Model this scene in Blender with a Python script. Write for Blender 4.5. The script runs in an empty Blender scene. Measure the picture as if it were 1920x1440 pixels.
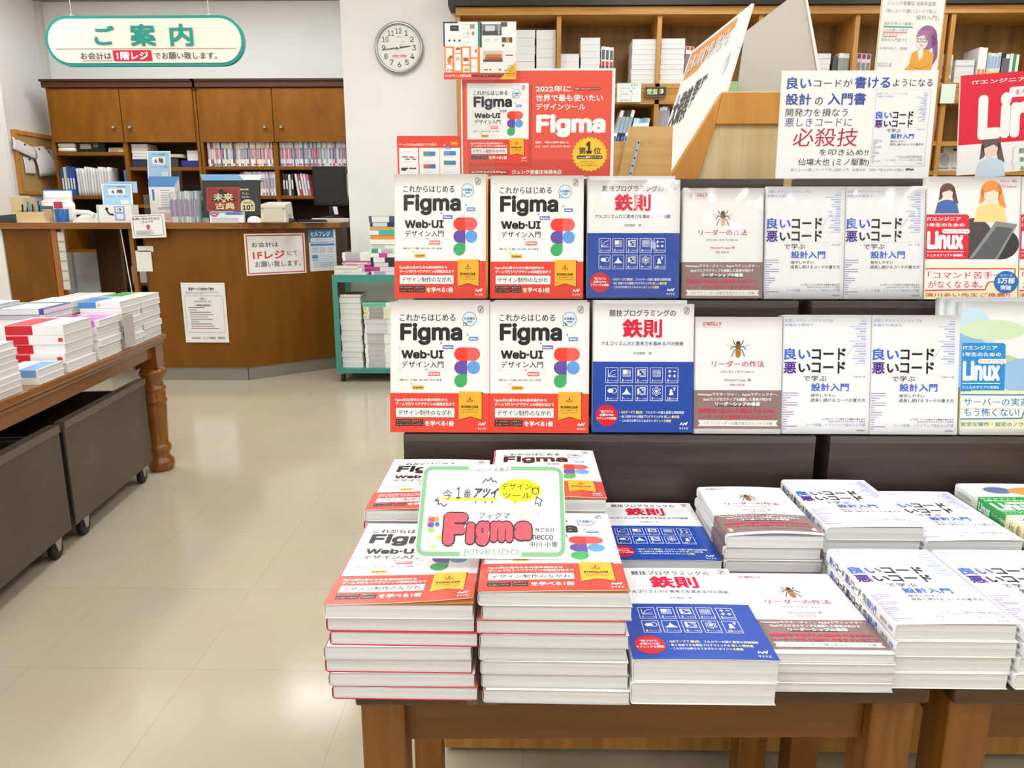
import bpy, math, random
from mathutils import Vector, Matrix
R = math.radians
random.seed(7)
SC = bpy.context.scene
COL = SC.collection

# ---------------------------------------------------------------- camera, world, light, exposure
F = 1400.0
CH = 1.2
TH, YW = R(12.56), R(1.0)
cam_d = bpy.data.cameras.new('camera')
cam_d.sensor_width = 36.0
cam_d.lens = F / 1920 * 36
cam_d.clip_start = .02
cam = bpy.data.objects.new('camera', cam_d)
COL.objects.link(cam)
cam.location = (0, 0, CH)
cam.rotation_euler = (R(90) - TH, 0, YW)
SC.camera = cam

w = bpy.data.worlds.new('world'); SC.world = w; w.use_nodes = True
w.node_tree.nodes['Background'].inputs[0].default_value = (1, 1, 1, 1)
w.node_tree.nodes['Background'].inputs[1].default_value = .3

SC.view_settings.view_transform = 'Standard'
SC.view_settings.look = 'None'
SC.view_settings.gamma = 1
SC.view_settings.use_curve_mapping = False
SC.view_settings.exposure = -0.82
SC.cycles.use_denoising = True
SC.cycles.max_bounces = 7
SC.cycles.diffuse_bounces = 4
SC.cycles.glossy_bounces = 3
SC.cycles.transparent_max_bounces = 12
SC.cycles.sample_clamp_indirect = 6

CEIL = 3.25
for X in (-3.3, -1.1, 1.1, 3.3):            # the shop's ceiling panel lamps
    for Y in (-2.6, -.4, 1.8, 4.2):
        ld = bpy.data.lights.new('ceiling_or_fill_lamp', 'AREA')
        ld.shape = 'RECTANGLE'; ld.size = .6; ld.size_y = 1.2
        ld.energy = 46; ld.color = (.985, .995, 1)
        lo = bpy.data.objects.new('ceiling_or_fill_lamp', ld); COL.objects.link(lo)
        lo.location = (X, Y, CEIL - .03)
for X, Y, EN in ((-3.6, 6.2, 38), (-2.2, 6.2, 38), (1.0, 5.2, 16), (3.0, 5.2, 16)):  # the stronger pair is fill added to brighten the wall behind the counter
    ld = bpy.data.lights.new('ceiling_or_fill_lamp', 'AREA')
    ld.shape = 'RECTANGLE'; ld.size = 1.2; ld.size_y = .3
    ld.energy = EN; ld.color = (.985, .995, 1)
    lo = bpy.data.objects.new('ceiling_or_fill_lamp', ld); COL.objects.link(lo)
    lo.location = (X, Y, CEIL - .03)

# ---------------------------------------------------------------- geometry of the view: a pixel of the 1920x1440 photo at a known distance or height
FW = Vector((-math.sin(YW) * math.cos(TH), math.cos(YW) * math.cos(TH), -math.sin(TH)))
RT = Vector((math.cos(YW), math.sin(YW), 0))
UP = Vector((-math.sin(YW) * math.sin(TH), math.cos(YW) * math.sin(TH), math.cos(TH)))
def at(px, py, Y=None, Z=None, X=None):
    r = FW + RT * ((px - 960) / F) + UP * ((720 - py) / F)
    t = Y / r.y if Y is not None else ((Z - CH) / r.z if Z is not None else X / r.x)
    return Vector((0, 0, CH)) + r * t

# ---------------------------------------------------------------- materials
_M = {}
def lin(h):
    c = [int(h[i:i + 2], 16) / 255 for i in (0, 2, 4)]
    return tuple((x / 12.92 if x <= .04045 else ((x + .055) / 1.055) ** 2.4) for x in c) + (1,)
def M(h, rough=.5, metal=0, spec=.4, coat=0):
    k = (h, rough, metal, spec, coat)
    if k not in _M:
        m = bpy.data.materials.new('paint_' + h); m.use_nodes = True
        b = m.node_tree.nodes['Principled BSDF']
        b.inputs['Base Color'].default_value = lin(h)
        b.inputs['Roughness'].default_value = rough
        b.inputs['Metallic'].default_value = metal
        b.inputs['Specular IOR Level'].default_value = spec
        b.inputs['Coat Weight'].default_value = coat
        b.inputs['Coat Roughness'].default_value = .12
        _M[k] = m
    return _M[k]
def noise_mat(name, c1, c2, scale, rough=.4, detail=4, spec=.4, coat=0, lo=.35, hi=.65, bump=0, dist=.4):
    m = bpy.data.materials.new(name); m.use_nodes = True
    nt = m.node_tree; b = nt.nodes['Principled BSDF']
    tc = nt.nodes.new('ShaderNodeTexCoord'); mp = nt.nodes.new('ShaderNodeMapping')
    mp.inputs['Scale'].default_value = scale
    n = nt.nodes.new('ShaderNodeTexNoise'); n.inputs['Scale'].default_value = 1; n.inputs['Detail'].default_value = detail
    n.inputs['Distortion'].default_value = dist
    cr = nt.nodes.new('ShaderNodeValToRGB')
    cr.color_ramp.elements[0].position = lo; cr.color_ramp.elements[0].color = lin(c1)
    cr.color_ramp.elements[1].position = hi; cr.color_ramp.elements[1].color = lin(c2)
    nt.links.new(tc.outputs['Object'], mp.inputs[0]); nt.links.new(mp.outputs[0], n.inputs['Vector'])
    nt.links.new(n.outputs['Fac'], cr.inputs[0]); nt.links.new(cr.outputs[0], b.inputs['Base Color'])
    b.inputs['Roughness'].default_value = rough; b.inputs['Specular IOR Level'].default_value = spec
    b.inputs['Coat Weight'].default_value = coat; b.inputs['Coat Roughness'].default_value = .15
    if bump:
        bp = nt.nodes.new('ShaderNodeBump'); bp.inputs['Strength'].default_value = bump; bp.inputs['Distance'].default_value = .002
        nt.links.new(n.outputs['Fac'], bp.inputs['Height']); nt.links.new(bp.outputs[0], b.inputs['Normal'])
    return m
wall_m = noise_mat('wall_paint', 'e6e5e2', 'eae9e6', (3, 3, 3), .6, spec=.2)
pages_m = noise_mat('page_edges', 'd0d0cf', 'e4e4e3', (2, 2, 700), .7, 3, spec=.15)
pages_v = noise_mat('page_edges_upright', 'd8d8d6', 'e8e8e6', (900, 2, 2), .7, 3, spec=.15)
oak_m = noise_mat('brown_oak', '5c3708', '79490d', (3, 40, 40), .38, 6, lo=.3, hi=.7, coat=.1)
oak_v = noise_mat('brown_oak_upright', '6b3d0a', '8d5814', (45, 45, 3), .38, 6, lo=.3, hi=.7, coat=.1)
oak_dark = noise_mat('brown_oak_top', '3a220c', '50310f', (3, 40, 40), .3, 6, coat=.2)
cherry_m = noise_mat('cherry_wood', '7c470f', '874f15', (20, 2, 20), .25, 2, coat=.5)
veneer_m = noise_mat('figured_veneer', '754206', '8e5a0c', (9, 9, 3), .42, 5, spec=.25, lo=.25, hi=.75)
counter_m = noise_mat('counter_veneer', '6c4002', '7e4e06', (10, 10, 2), .42, 5, spec=.25, lo=.25, hi=.75)
counter_top_m = noise_mat('counter_edge', '84511f', '9d672e', (2, 20, 20), .35, 5)
pine_m = noise_mat('light_shelf_wood', 'a8742f', 'c18e48', (30, 30, 2), .45, 5)
pine_h = noise_mat('light_shelf_wood_rail', 'ab7731', 'c59350', (2, 30, 30), .45, 5)
pine_back = noise_mat('shelf_back_wood', '7d5a2e', 'a07a45', (14, 5, 1.5), .5, 5, lo=.3, hi=.7)
frame_m = noise_mat('orange_pine', 'c58535', 'd89a4a', (20, 20, 2), .4, 4)
ply_m = noise_mat('plywood', 'cfa566', 'dcb67a', (4, 4, 40), .5, 4)
ply_pale = noise_mat('pale_plywood', 'd9bf8a', 'e5d0a0', (40, 40, 3), .45, 4)
dark_m = noise_mat('dark_brown_laminate', '352a27', '443834', (3, 3, 60), .42, 4, spec=.5)
dark_top = noise_mat('dark_grey_laminate', '4a4341', '5a5350', (3, 60, 60), .38, 4)
steel_m = noise_mat('grey_brown_steel', '4c443a', '554c41', (3, 3, 3), .42, 3, spec=.5)
teal_m = M('3f8d83', .4)
cork_m = noise_mat('cork', 'b08a50', 'd0aa6c', (140, 140, 140), .8, 4)

def glass_like(name, tint, spec_mix, rough=.06, bump=0, bscale=12):
    m = bpy.data.materials.new(name); m.use_nodes = True
    nt = m.node_tree; nt.nodes.remove(nt.nodes['Principled BSDF'])
    out = nt.nodes['Material Output']
    t = nt.nodes.new('ShaderNodeBsdfTransparent'); t.inputs[0].default_value = tint
    g = nt.nodes.new('ShaderNodeBsdfGlossy'); g.inputs['Roughness'].default_value = rough
    lw = nt.nodes.new('ShaderNodeLayerWeight'); lw.inputs[0].default_value = .5
    pw = nt.nodes.new('ShaderNodeMath'); pw.operation = 'POWER'; pw.inputs[1].default_value = 4
    fr = nt.nodes.new('ShaderNodeMapRange'); fr.inputs[3].default_value = spec_mix; fr.inputs[4].default_value = .6
    nt.links.new(lw.outputs['Facing'], pw.inputs[0]); nt.links.new(pw.outputs[0], fr.inputs[0])
    mx = nt.nodes.new('ShaderNodeMixShader')
    nt.links.new(fr.outputs[0], mx.inputs[0]); nt.links.new(t.outputs[0], mx.inputs[1]); nt.links.new(g.outputs[0], mx.inputs[2])
    nt.links.new(mx.outputs[0], out.inputs[0])
    if bump:
        tc = nt.nodes.new('ShaderNodeTexCoord'); mp = nt.nodes.new('ShaderNodeMapping'); mp.inputs['Scale'].default_value = (1, .25, 1)
        n = nt.nodes.new('ShaderNodeTexNoise'); n.inputs['Scale'].default_value = bscale; n.inputs['Detail'].default_value = 1
        bp = nt.nodes.new('ShaderNodeBump'); bp.inputs['Strength'].default_value = bump; bp.inputs['Distance'].default_value = .02
        nt.links.new(tc.outputs['Object'], mp.inputs[0]); nt.links.new(mp.outputs[0], n.inputs['Vector'])
        nt.links.new(n.outputs['Fac'], bp.inputs['Height'])
        nt.links.new(bp.outputs[0], g.inputs['Normal']); nt.links.new(bp.outputs[0], lw.inputs['Normal'])
    return m
wrap_m = glass_like('clear_shrink_wrap', (.995, .995, .995, 1), .045, .09, .16, 9)
acryl_m = glass_like('clear_plastic', (.985, .988, .988, 1), .03, .05)

# glossy tile floor
floor_m = bpy.data.materials.new('vinyl_tile'); floor_m.use_nodes = True
nt = floor_m.node_tree; b = nt.nodes['Principled BSDF']
tc = nt.nodes.new('ShaderNodeTexCoord')
br = nt.nodes.new('ShaderNodeTexBrick'); br.offset = 0
br.inputs['Scale'].default_value = 1; br.inputs['Brick Width'].default_value = .45; br.inputs['Row Height'].default_value = .45
br.inputs['Mortar Size'].default_value = .0016; br.inputs['Mortar Smooth'].default_value = .3
br.inputs['Color1'].default_value = lin('b5ab95'); br.inputs['Color2'].default_value = lin('b7ad97'); br.inputs['Mortar'].default_value = lin('aaa08c')
n = nt.nodes.new('ShaderNodeTexNoise'); n.inputs['Scale'].default_value = 3; n.inputs['Detail'].default_value = 6
mx = nt.nodes.new('ShaderNodeMix'); mx.data_type = 'RGBA'; mx.blend_type = 'OVERLAY'; mx.inputs[0].default_value = .1
nt.links.new(tc.outputs['Object'], br.inputs['Vector']); nt.links.new(tc.outputs['Object'], n.inputs['Vector'])
nt.links.new(br.outputs['Color'], mx.inputs[6]); nt.links.new(n.outputs['Color'], mx.inputs[7])
nt.links.new(mx.outputs[2], b.inputs['Base Color'])
rr = nt.nodes.new('ShaderNodeMapRange'); rr.inputs[3].default_value = .1; rr.inputs[4].default_value = .22
nt.links.new(n.outputs['Fac'], rr.inputs[0]); nt.links.new(rr.outputs[0], b.inputs['Roughness'])
b.inputs['Specular IOR Level'].default_value = .5
n2 = nt.nodes.new('ShaderNodeTexNoise'); n2.inputs['Scale'].default_value = 5
bp = nt.nodes.new('ShaderNodeBump'); bp.inputs['Strength'].default_value = .12; bp.inputs['Distance'].default_value = .004
nt.links.new(tc.outputs['Object'], n2.inputs['Vector']); nt.links.new(n2.outputs['Fac'], bp.inputs['Height']); nt.links.new(bp.outputs[0], b.inputs['Normal'])

# ---------------------------------------------------------------- object bookkeeping
def tag(o, label=None, cat=None, group=None, kind=None):
    if label: o['label'] = label
    if cat: o['category'] = cat
    if group: o['group'] = group
    if kind: o['kind'] = kind
    return o
def empty(name, loc=(0, 0, 0), rz=0, rot=None):
    o = bpy.data.objects.new(name, None); COL.objects.link(o)
    o.empty_display_size = .05
    o.location = loc; o.rotation_euler = rot if rot else (0, 0, rz)
    return o
def copy_tree(o, parent=None):
    c = o.copy(); COL.objects.link(c)
    if parent: c.parent = parent
    for ch in list(o.children): copy_tree(ch, c)
    return c
ORD = ['topmost', 'second from the top', 'third from the top', 'fourth from the top', 'fifth from the top', 'sixth from the top',
       'seventh from the top', 'eighth from the top', 'ninth from the top', 'tenth from the top', 'eleventh from the top', 'twelfth from the top',
       'thirteenth from the top', 'fourteenth from the top']

# ---------------------------------------------------------------- mesh collector
class MB:
    def __init__(s): s.v = []; s.f = []; s.mi = []; s.ms = []; s.sm = []
    def _m(s, m):
        if m not in s.ms: s.ms.append(m)
        return s.ms.index(m)
    def add(s, vs, fs, m, smooth=False):
        k = len(s.v); s.v += [tuple(p) for p in vs]; i = s._m(m)
        for f in fs:
            s.f.append([k + j for j in f]); s.mi.append(i); s.sm.append(smooth)
    def box(s, x0, x1, y0, y1, z0, z1, m):
        if x0 > x1: x0, x1 = x1, x0
        if y0 > y1: y0, y1 = y1, y0
        if z0 > z1: z0, z1 = z1, z0
        s.add([(x, y, z) for z in (z0, z1) for y in (y0, y1) for x in (x0, x1)],
              [(0, 2, 3, 1), (4, 5, 7, 6), (0, 1, 5, 4), (1, 3, 7, 5), (3, 2, 6, 7), (2, 0, 4, 6)], m); return s
    def hexa(s, b, t, m):          # four bottom corners, four top corners
        s.add(list(b) + list(t), [(3, 2, 1, 0), (4, 5, 6, 7), (0, 1, 5, 4), (1, 2, 6, 5), (2, 3, 7, 6), (3, 0, 4, 7)], m); return s
    def prism(s, poly, fn, h0, h1, m):
        n = len(poly)
        s.add([fn(u, v, h0) for u, v in poly] + [fn(u, v, h1) for u, v in poly],
              [tuple(range(n))[::-1], tuple(range(n, 2 * n))] + [(i, (i + 1) % n, n + (i + 1) % n, n + i) for i in range(n)], m); return s
    def lathe(s, prof, m, c=(0, 0, 0), n=28, ax='z'):
        vs = []
        for r, z in prof:
            for i in range(n):
                a = 2 * math.pi * i / n; p = (r * math.cos(a), r * math.sin(a), z)
                if ax == 'y': p = (p[0], p[2], p[1])
                if ax == 'x': p = (p[2], p[0], p[1])
                vs.append((p[0] + c[0], p[1] + c[1], p[2] + c[2]))
        k = len(prof)
        fs = [(j * n + i, j * n + (i + 1) % n, (j + 1) * n + (i + 1) % n, (j + 1) * n + i) for j in range(k - 1) for i in range(n)]
        s.add(vs, fs, m, True)
        s.add(vs[:n], [tuple(range(n))], m); s.add(vs[-n:], [tuple(range(n))], m); return s
    def tube(s, pts, r, m, n=8):
        pts = [Vector(p) for p in pts]; vs = []
        for i, p in enumerate(pts):
            d = (pts[min(i + 1, len(pts) - 1)] - pts[max(i - 1, 0)]).normalized()
            a = d.cross(Vector((0, 0, 1)))
            if a.length < .01: a = d.cross(Vector((1, 0, 0)))
            a.normalize(); b = d.cross(a)
            for k in range(n):
                t = 2 * math.pi * k / n; vs.append(p + a * (r * math.cos(t)) + b * (r * math.sin(t)))
        k = len(pts)
        s.add(vs, [(j * n + i, j * n + (i + 1) % n, (j + 1) * n + (i + 1) % n, (j + 1) * n + i) for j in range(k - 1) for i in range(n)], m, True)
        s.add(vs[:n], [tuple(range(n))], m); s.add(vs[-n:], [tuple(range(n))], m); return s
    def sheet(s, fn, nu, nv, m, th=.0004):     # a thin bent sheet, fn(u, v) with u, v in 0..1
        P = [[Vector(fn(i / nu, j / nv)) for i in range(nu + 1)] for j in range(nv + 1)]
        vs = []
        for side in (0, 1):
            for j in range(nv + 1):
                for i in range(nu + 1):
                    a = P[j][min(i + 1, nu)] - P[j][max(i - 1, 0)]; b = P[min(j + 1, nv)][i] - P[max(j - 1, 0)][i]
                    nn = a.cross(b); nn.normalize()
                    vs.append(P[j][i] - nn * (th * side))
        K = (nu + 1) * (nv + 1); g = lambda i, j, sd: sd * K + j * (nu + 1) + i; fs = []
        for j in range(nv):
            for i in range(nu):
                fs.append((g(i, j, 0), g(i + 1, j, 0), g(i + 1, j + 1, 0), g(i, j + 1, 0)))
                fs.append((g(i, j + 1, 1), g(i + 1, j + 1, 1), g(i + 1, j, 1), g(i, j, 1)))
        for i in range(nu):
            fs.append((g(i, 0, 1), g(i + 1, 0, 1), g(i + 1, 0, 0), g(i, 0, 0))); fs.append((g(i, nv, 0), g(i + 1, nv, 0), g(i + 1, nv, 1), g(i, nv, 1)))
        for j in range(nv):
            fs.append((g(0, j, 0), g(0, j + 1, 0), g(0, j + 1, 1), g(0, j, 1))); fs.append((g(nu, j, 1), g(nu, j + 1, 1), g(nu, j + 1, 0), g(nu, j, 0)))
        s.add(vs, fs, m, True); return s
    def build(s, name, parent=None, loc=None, rot=None, bevel=0):
        me = bpy.data.meshes.new(name); me.from_pydata(s.v, [], s.f)
        for m in s.ms: me.materials.append(m)
        me.polygons.foreach_set('material_index', s.mi); me.polygons.foreach_set('use_smooth', s.sm)
        me.update()
        o = bpy.data.objects.new(name, me); COL.objects.link(o)
        if parent: o.parent = parent
        if loc is not None: o.location = loc
        if rot is not None: o.rotation_euler = rot
        if bevel:
            bv = o.modifiers.new('edge', 'BEVEL'); bv.width = bevel; bv.segments = 2; bv.limit_method = 'ANGLE'; bv.angle_limit = R(50)
        return o
def bx(name, parent, x0, x1, y0, y1, z0, z1, m, bevel=0):
    return MB().box(x0, x1, y0, y1, z0, z1, m).build(name, parent, bevel=bevel)

# ---------------------------------------------------------------- printing: flat art made of real shapes laid on a surface
_T = {}
_tc = bpy.data.curves.new('lettering', 'FONT'); _tc.size = 1
_F0 = _tc.font
try: _F1 = bpy.data.fonts.load(bpy.utils.system_resource('DATAFILES', path='fonts') + '/Inter.woff2')   # a typeface that ships with Blender
except Exception: _F1 = _F0
_to = bpy.data.objects.new('lettering', _tc); COL.objects.link(_to)
def glyphs(s, bold, res):
    """outlines of a string scaled to the unit square; heavier weights are several slightly shifted copies"""
    k = (s, bold, res)
    if k not in _T:
        _tc.font = _F1 if all(ord(c) < 256 for c in s) else _F0
        _tc.body = s; _tc.resolution_u = res
        bpy.context.view_layer.update()
        me = _to.to_mesh()
        vs = [(v.co.x, v.co.y) for v in me.vertices]; fs = [tuple(p.vertices) for p in me.polygons]
        _to.to_mesh_clear()
        if not vs: vs, fs = [(0, 0), (1, 0), (1, 1)], [(0, 1, 2)]
        b = bold
        if b < .006: sh = [(0, 0)]
        elif b <= .014: sh = [(b, 0), (-b, 0)]
        elif b <= .032: sh = [(b, b), (-b, b), (b, -b), (-b, -b)]
        else: sh = [(b * math.cos(R(t)), b * math.sin(R(t))) for t in range(0, 360, 30)] + [(b * .5 * math.cos(R(t)), b * .5 * math.sin(R(t))) for t in range(45, 405, 90)]
        cp = [[(x + dx, y + dy) for x, y in vs] for dx, dy in sh]
        xs = [p[0] for c in cp for p in c]; ys = [p[1] for c in cp for p in c]
        x0, y0, dx, dy = min(xs), min(ys), max(max(xs) - min(xs), 1e-6), max(max(ys) - min(ys), 1e-6)
        _T[k] = ([[((p[0] - x0) / dx, (p[1] - y0) / dy) for p in c] for c in cp], fs)
    return _T[k]
class Art:
    def __init__(s, x0, y0, x1, y1): s.b = (x0, y0, x1, y1); s.ops = []
    def poly(s, pts, c, L=2, fs=None):
        s.ops.append((L, list(pts), fs or [tuple(range(len(pts)))], c)); return s
    def rect(s, x0, y0, x1, y1, c, L=1):
        W = abs(s.b[2] - s.b[0]) / 10; H = abs(s.b[3] - s.b[1]) / 10
        nx = max(1, math.ceil((x1 - x0) / W)); ny = max(1, math.ceil((y1 - y0) / H))
        vs = [(x0 + (x1 - x0) * i / nx, y0 + (y1 - y0) * j / ny) for j in range(ny + 1) for i in range(nx + 1)]
        fs = [(j * (nx + 1) + i, (j + 1) * (nx + 1) + i, (j + 1) * (nx + 1) + i + 1, j * (nx + 1) + i + 1) for j in range(ny) for i in range(nx)]
        s.ops.append((L, vs, fs, c)); return s
    def ell(s, cx, cy, rx, c, ry=None, L=2, a0=0, a1=360, n=28, star=0):
        ry = ry or rx; pts = []
        for i in range(n):
            a = R(a0 + (a1 - a0) * i / (n if a1 - a0 >= 360 else n - 1)); k = 1 - (star if i % 2 else 0)
            pts.append((cx + rx * k * math.cos(a), cy - ry * k * math.sin(a)))
        if star:
            pts.append((cx, cy)); m = len(pts) - 1
            return s.poly(pts, c, L, [(m, i, (i + 1) % m) for i in range(m)])
        return s.poly(pts, c, L)
    def rrect(s, x0, y0, x1, y1, r, c, L=2, corners=(1, 1, 1, 1)):
        pts = []
        for (cx, cy, a, k) in ((x1 - r, y0 + r, 0, corners[1]), (x0 + r, y0 + r, 90, corners[0]), (x0 + r, y1 - r, 180, corners[3]), (x1 - r, y1 - r, 270, corners[2])):
            if k:
                for i in range(7): t = R(a + 15 * i); pts.append((cx + r * math.cos(t), cy - r * math.sin(t)))
            else:
                pts.append((cx + (r if a in (0, 270) else -r), cy + (-r if a in (0, 90) else r)))
        return s.poly(pts, c, L)
    def line(s, pts, wd, c, L=3):
        for (xa, ya), (xb, yb) in zip(pts, pts[1:]):
            d = math.hypot(xb - xa, yb - ya) or 1; nx, ny = -(yb - ya) / d * wd / 2, (xb - xa) / d * wd / 2
            s.poly([(xa + nx, ya + ny), (xb + nx, yb + ny), (xb - nx, yb - ny), (xa - nx, ya - ny)], c, L)
        return s
    def frame(s, x0, y0, x1, y1, wd, c, L=3):
        s.rect(x0, y0, x1, y0 + wd, c, L); s.rect(x0, y1 - wd, x1, y1, c, L)
        s.rect(x0, y0 + wd, x0 + wd, y1 - wd, c, L); s.rect(x1 - wd, y0 + wd, x1, y1 - wd, c, L); return s
    def ring(s, cx, cy, r, wd, c, L=3, a0=0, a1=360, n=24):
        pts = [(cx + r * math.cos(R(a0 + (a1 - a0) * i / n)), cy - r * math.sin(R(a0 + (a1 - a0) * i / n))) for i in range(n + 1)]
        return s.line(pts, wd, c, L)
    def rframe(s, x0, y0, x1, y1, r, wd, c, L=3):
        pts = []
        for (cx, cy, a) in ((x1 - r, y0 + r, 0), (x0 + r, y0 + r, 90), (x0 + r, y1 - r, 180), (x1 - r, y1 - r, 270)):
            for i in range(7): t = R(a + 15 * i); pts.append((cx + r * math.cos(t), cy - r * math.sin(t)))
        return s.line(pts + pts[:1], wd, c, L)
    def text(s, t, x0, y0, x1, y1, c, b=0, L=4, rot=0, skew=0, res=2):
        cps, fs = glyphs(t, b, res); w, h = x1 - x0, y1 - y0
        for q, vs in enumerate(cps):
            if rot == 0: pts = [(x0 + u * w + skew * v * h, y1 - v * h) for u, v in vs]
            else: pts = [(x0 + v * w, y0 + u * h) for u, v in vs]          # reads downwards
            s.ops.append((L + .04 * q, pts, fs, c))
        return s
    def embed(s, art, x0, y0, x1, y1, dl=2):
        a, b, c, d = art.b
        for L, vs, fs, col in art.ops:
            s.ops.append((L + dl, [(x0 + (x - a) / (c - a) * (x1 - x0), y0 + (y - b) / (d - b) * (y1 - y0)) for x, y in vs], fs, col))
        return s
    def emit(s, mb, fn, W, H, step=.00015, rough=.35, clip=None, mat=None):
        a, b, c, d = s.b
        for L, vs, fs, col in s.ops:
            mb.add([fn((x - a) / (c - a) * W, (d - y) / (d - b) * H, L * step) for x, y in vs], fs, (mat or M)(col, rough) if isinstance(col, str) else col)
def board(name, art, W, H, th, loc, rz=0, lean=0, roll=0, base='f6f5f2', parent=None, step=.00015, rough=.4, bevel=0):
    """an upright flat card facing -Y, origin at the lower left corner; leans back by lean degrees"""
    mb = MB(); mb.box(0, W, 0, th, 0, H, M(base, rough))
    if art: art.emit(mb, lambda u, v, h: (u, -h - .00012, v), W, H, step, rough)
    return mb.build(name, parent, loc, (Matrix.Rotation(rz, 3, 'Z') @ Matrix.Rotation(-R(lean), 3, 'X') @ Matrix.Rotation(R(roll), 3, 'Y')).to_euler())

# ---------------------------------------------------------------- cover prints
K, WH = '1e1f22', 'f4f3f1'
def compass(a, cx, cy, r, c='4a4d50'):
    a.ring(cx, cy, r * .72, r * .13, c); a.line([(cx - r * .35, cy + r * .4), (cx + r * .35, cy - r * .4)], r * .26, c)
    a.ring(cx, cy, r * 1.05, r * .1, c, a0=40, a1=140, n=8); a.ring(cx, cy, r * 1.05, r * .07, c, a0=220, a1=320, n=8)
def publisher_mark(a, x0, y0, x1, y1, c='ffffff'):
    w, h = x1 - x0, y1 - y0; ym = y0 + h * .55; t = w * .11
    a.line([(x0 + t, ym - t), (x0 + w * .22, y0 + h * .12), (x0 + w * .42, ym - t), (x0 + w * .62, y0 + h * .1), (x0 + w * .72, ym - t), (x1 - t, y0)], t, c, 4)
    a.text('マイナビ', x0, y0 + h * .68, x1, y1, c, .02)
def logo_blocks(a, x0, y0, x1, y1, L=2):
    m, w, h = (x0 + x1) / 2, (x1 - x0), (y1 - y0) / 3; r = h / 2
    a.rrect(x0, y0, m, y0 + h, r, 'f0402b', L, (1, 0, 0, 1)); a.rrect(m, y0, x1, y0 + h, r, 'f4605a', L, (0, 1, 1, 0))
    a.rrect(x0, y0 + h, m, y0 + 2 * h, r, '6a4da6', L, (1, 0, 0, 1)); a.ell(m + w / 4, y0 + 1.5 * h, w / 4, '629fe6', r, L)
    a.rrect(x0, y0 + 2 * h, m, y0 + 3 * h, r, '3fae63', L, (1, 0, 1, 1))
def cover_design():
    a = Art(50, 32, 932, 1187)
    a.rect(50, 838, 932, 1187, 'e94633')
    rr = random.Random(3)
    for i in range(26):
        x, y = rr.uniform(90, 900), rr.uniform(50, 800); q = rr.uniform(8, 18)
        a.frame(x, y, x + q, y + q, 2.5, 'e6e5e2', 1) if i % 2 else a.ring(x, y, q * .7, 2.5, 'e6e5e2', 1, n=10)
    compass(a, 855, 100, 32)
    a.text('これからはじめる', 140, 140, 630, 202, K, .012)
    a.text('Figma', 143, 218, 692, 412, K, .033, res=4)
    a.poly([(706, 205), (696, 246), (745, 235)], '35506e', 2); a.ell(757, 183, 63, '35506e', L=2); a.ell(757, 183, 59, 'd5e8f6', L=3); a.poly([(712, 208), (702, 241), (745, 230)], 'd5e8f6', 3)
    a.text('日本語化', 710, 166, 804, 190, '2a3a52', .02); a.text('対応!', 735, 196, 784, 214, '2a3a52', .02)
    for x0, y0, x1, y1, c, t, px, py in ((750, 340, 830, 373, '4a7cc8', 'Writer', 730, 310), (518, 413, 613, 446, '5c58ad', 'Director', 498, 385),
                                         (388, 648, 493, 685, 'ec6868', 'Designer', 366, 620), (248, 772, 352, 806, 'efb83b', 'Engineer', 230, 745)):
        a.rect(x0, y0, x1, y1, c, 3); a.text(t, x0 + 8, y0 + 8, x1 - 8, y1 - 7, 'ffffff' if c != 'efb83b' else '6a5210', .02)
        a.poly([(px, py), (px + 20, py + 10), (px + 4, py + 20)], c, 3)
    a.frame(135, 434, 550, 632, 2.5, 'cdd3e4', 1)
    for p in ((135, 434), (550, 434), (135, 632), (550, 632)): a.ell(p[0], p[1], 11, 'b9c2da', L=2, n=12); a.ell(p[0], p[1], 8, WH, L=3, n=12)
    a.text('Web·UI', 153, 458, 527, 532, K, .03, res=3); a.text('デザイン入門', 155, 553, 527, 612, K, .008)
    logo_blocks(a, 620, 433, 850, 787)
    a.text('阿部 文人・今 竜馬・田口 冬菜・中川 小雪 著', 137, 711, 507, 730, '55565a', .01)
    a.text('Figma初心者のための基本操作から', 98, 884, 560, 914, 'ffffff', .02); a.text('チームで行うペアデザインの実践方法まで', 102, 920, 625, 950, 'ffffff', .02)
    a.rect(100, 968, 625, 1055, '9c2a1c', 2); a.rect(103, 970, 622, 1052, 'f7f6f4', 3); a.text('デザイン制作のながれ', 122, 986, 602, 1036, K, .006, L=5)
    for x0, y0, x1, y1, t in ((100, 1072, 243, 1098, 'ポートフォリオサイト'), (250, 1072, 345, 1098, 'ECサイト'), (100, 1103, 243, 1129, 'コーポレートサイト'), (250, 1103, 345, 1129, 'レシピアプリ')):
        a.rect(x0, y0, x1, y1, '1f1c1d', 3); a.text(t, x0 + 10, y0 + 7, x1 - 10, y1 - 7, 'f4f3f1', .01, L=5)
    a.text('を学べる1冊', 362, 1082, 617, 1130, 'ffffff', .024)
    a.poly([(862, 822), (882, 840), (862, 846)], '4a2a20', 3)
    a.poly([(662, 830), (872, 835), (872, 1080), (765, 1052), (662, 1078)], 'a83424', 2)
    a.poly([(662, 822), (864, 822), (864, 1072), (763, 1043), (662, 1072)], 'f3b431', 3)
    a.ring(760, 888, 34, 3, 'e59a2a', 4, n=16); a.line([(760, 866), (760, 894)], 7, '7a4a18', 4); a.poly([(748, 886), (772, 886), (760, 902)], '7a4a18', 4); a.line([(738, 896), (738, 908), (782, 908), (782, 896)], 6, '7a4a18', 4)
    a.text('DOWNLOAD', 685, 946, 835, 970, '54340f', .03); a.text('デザイン各種のデータが', 680, 979, 840, 992, '6a4315', .01); a.text('ダウンロードできます!', 690, 1000, 832, 1013, '6a4315', .01)
    publisher_mark(a, 828, 1093, 906, 1162)
    return a
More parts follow.
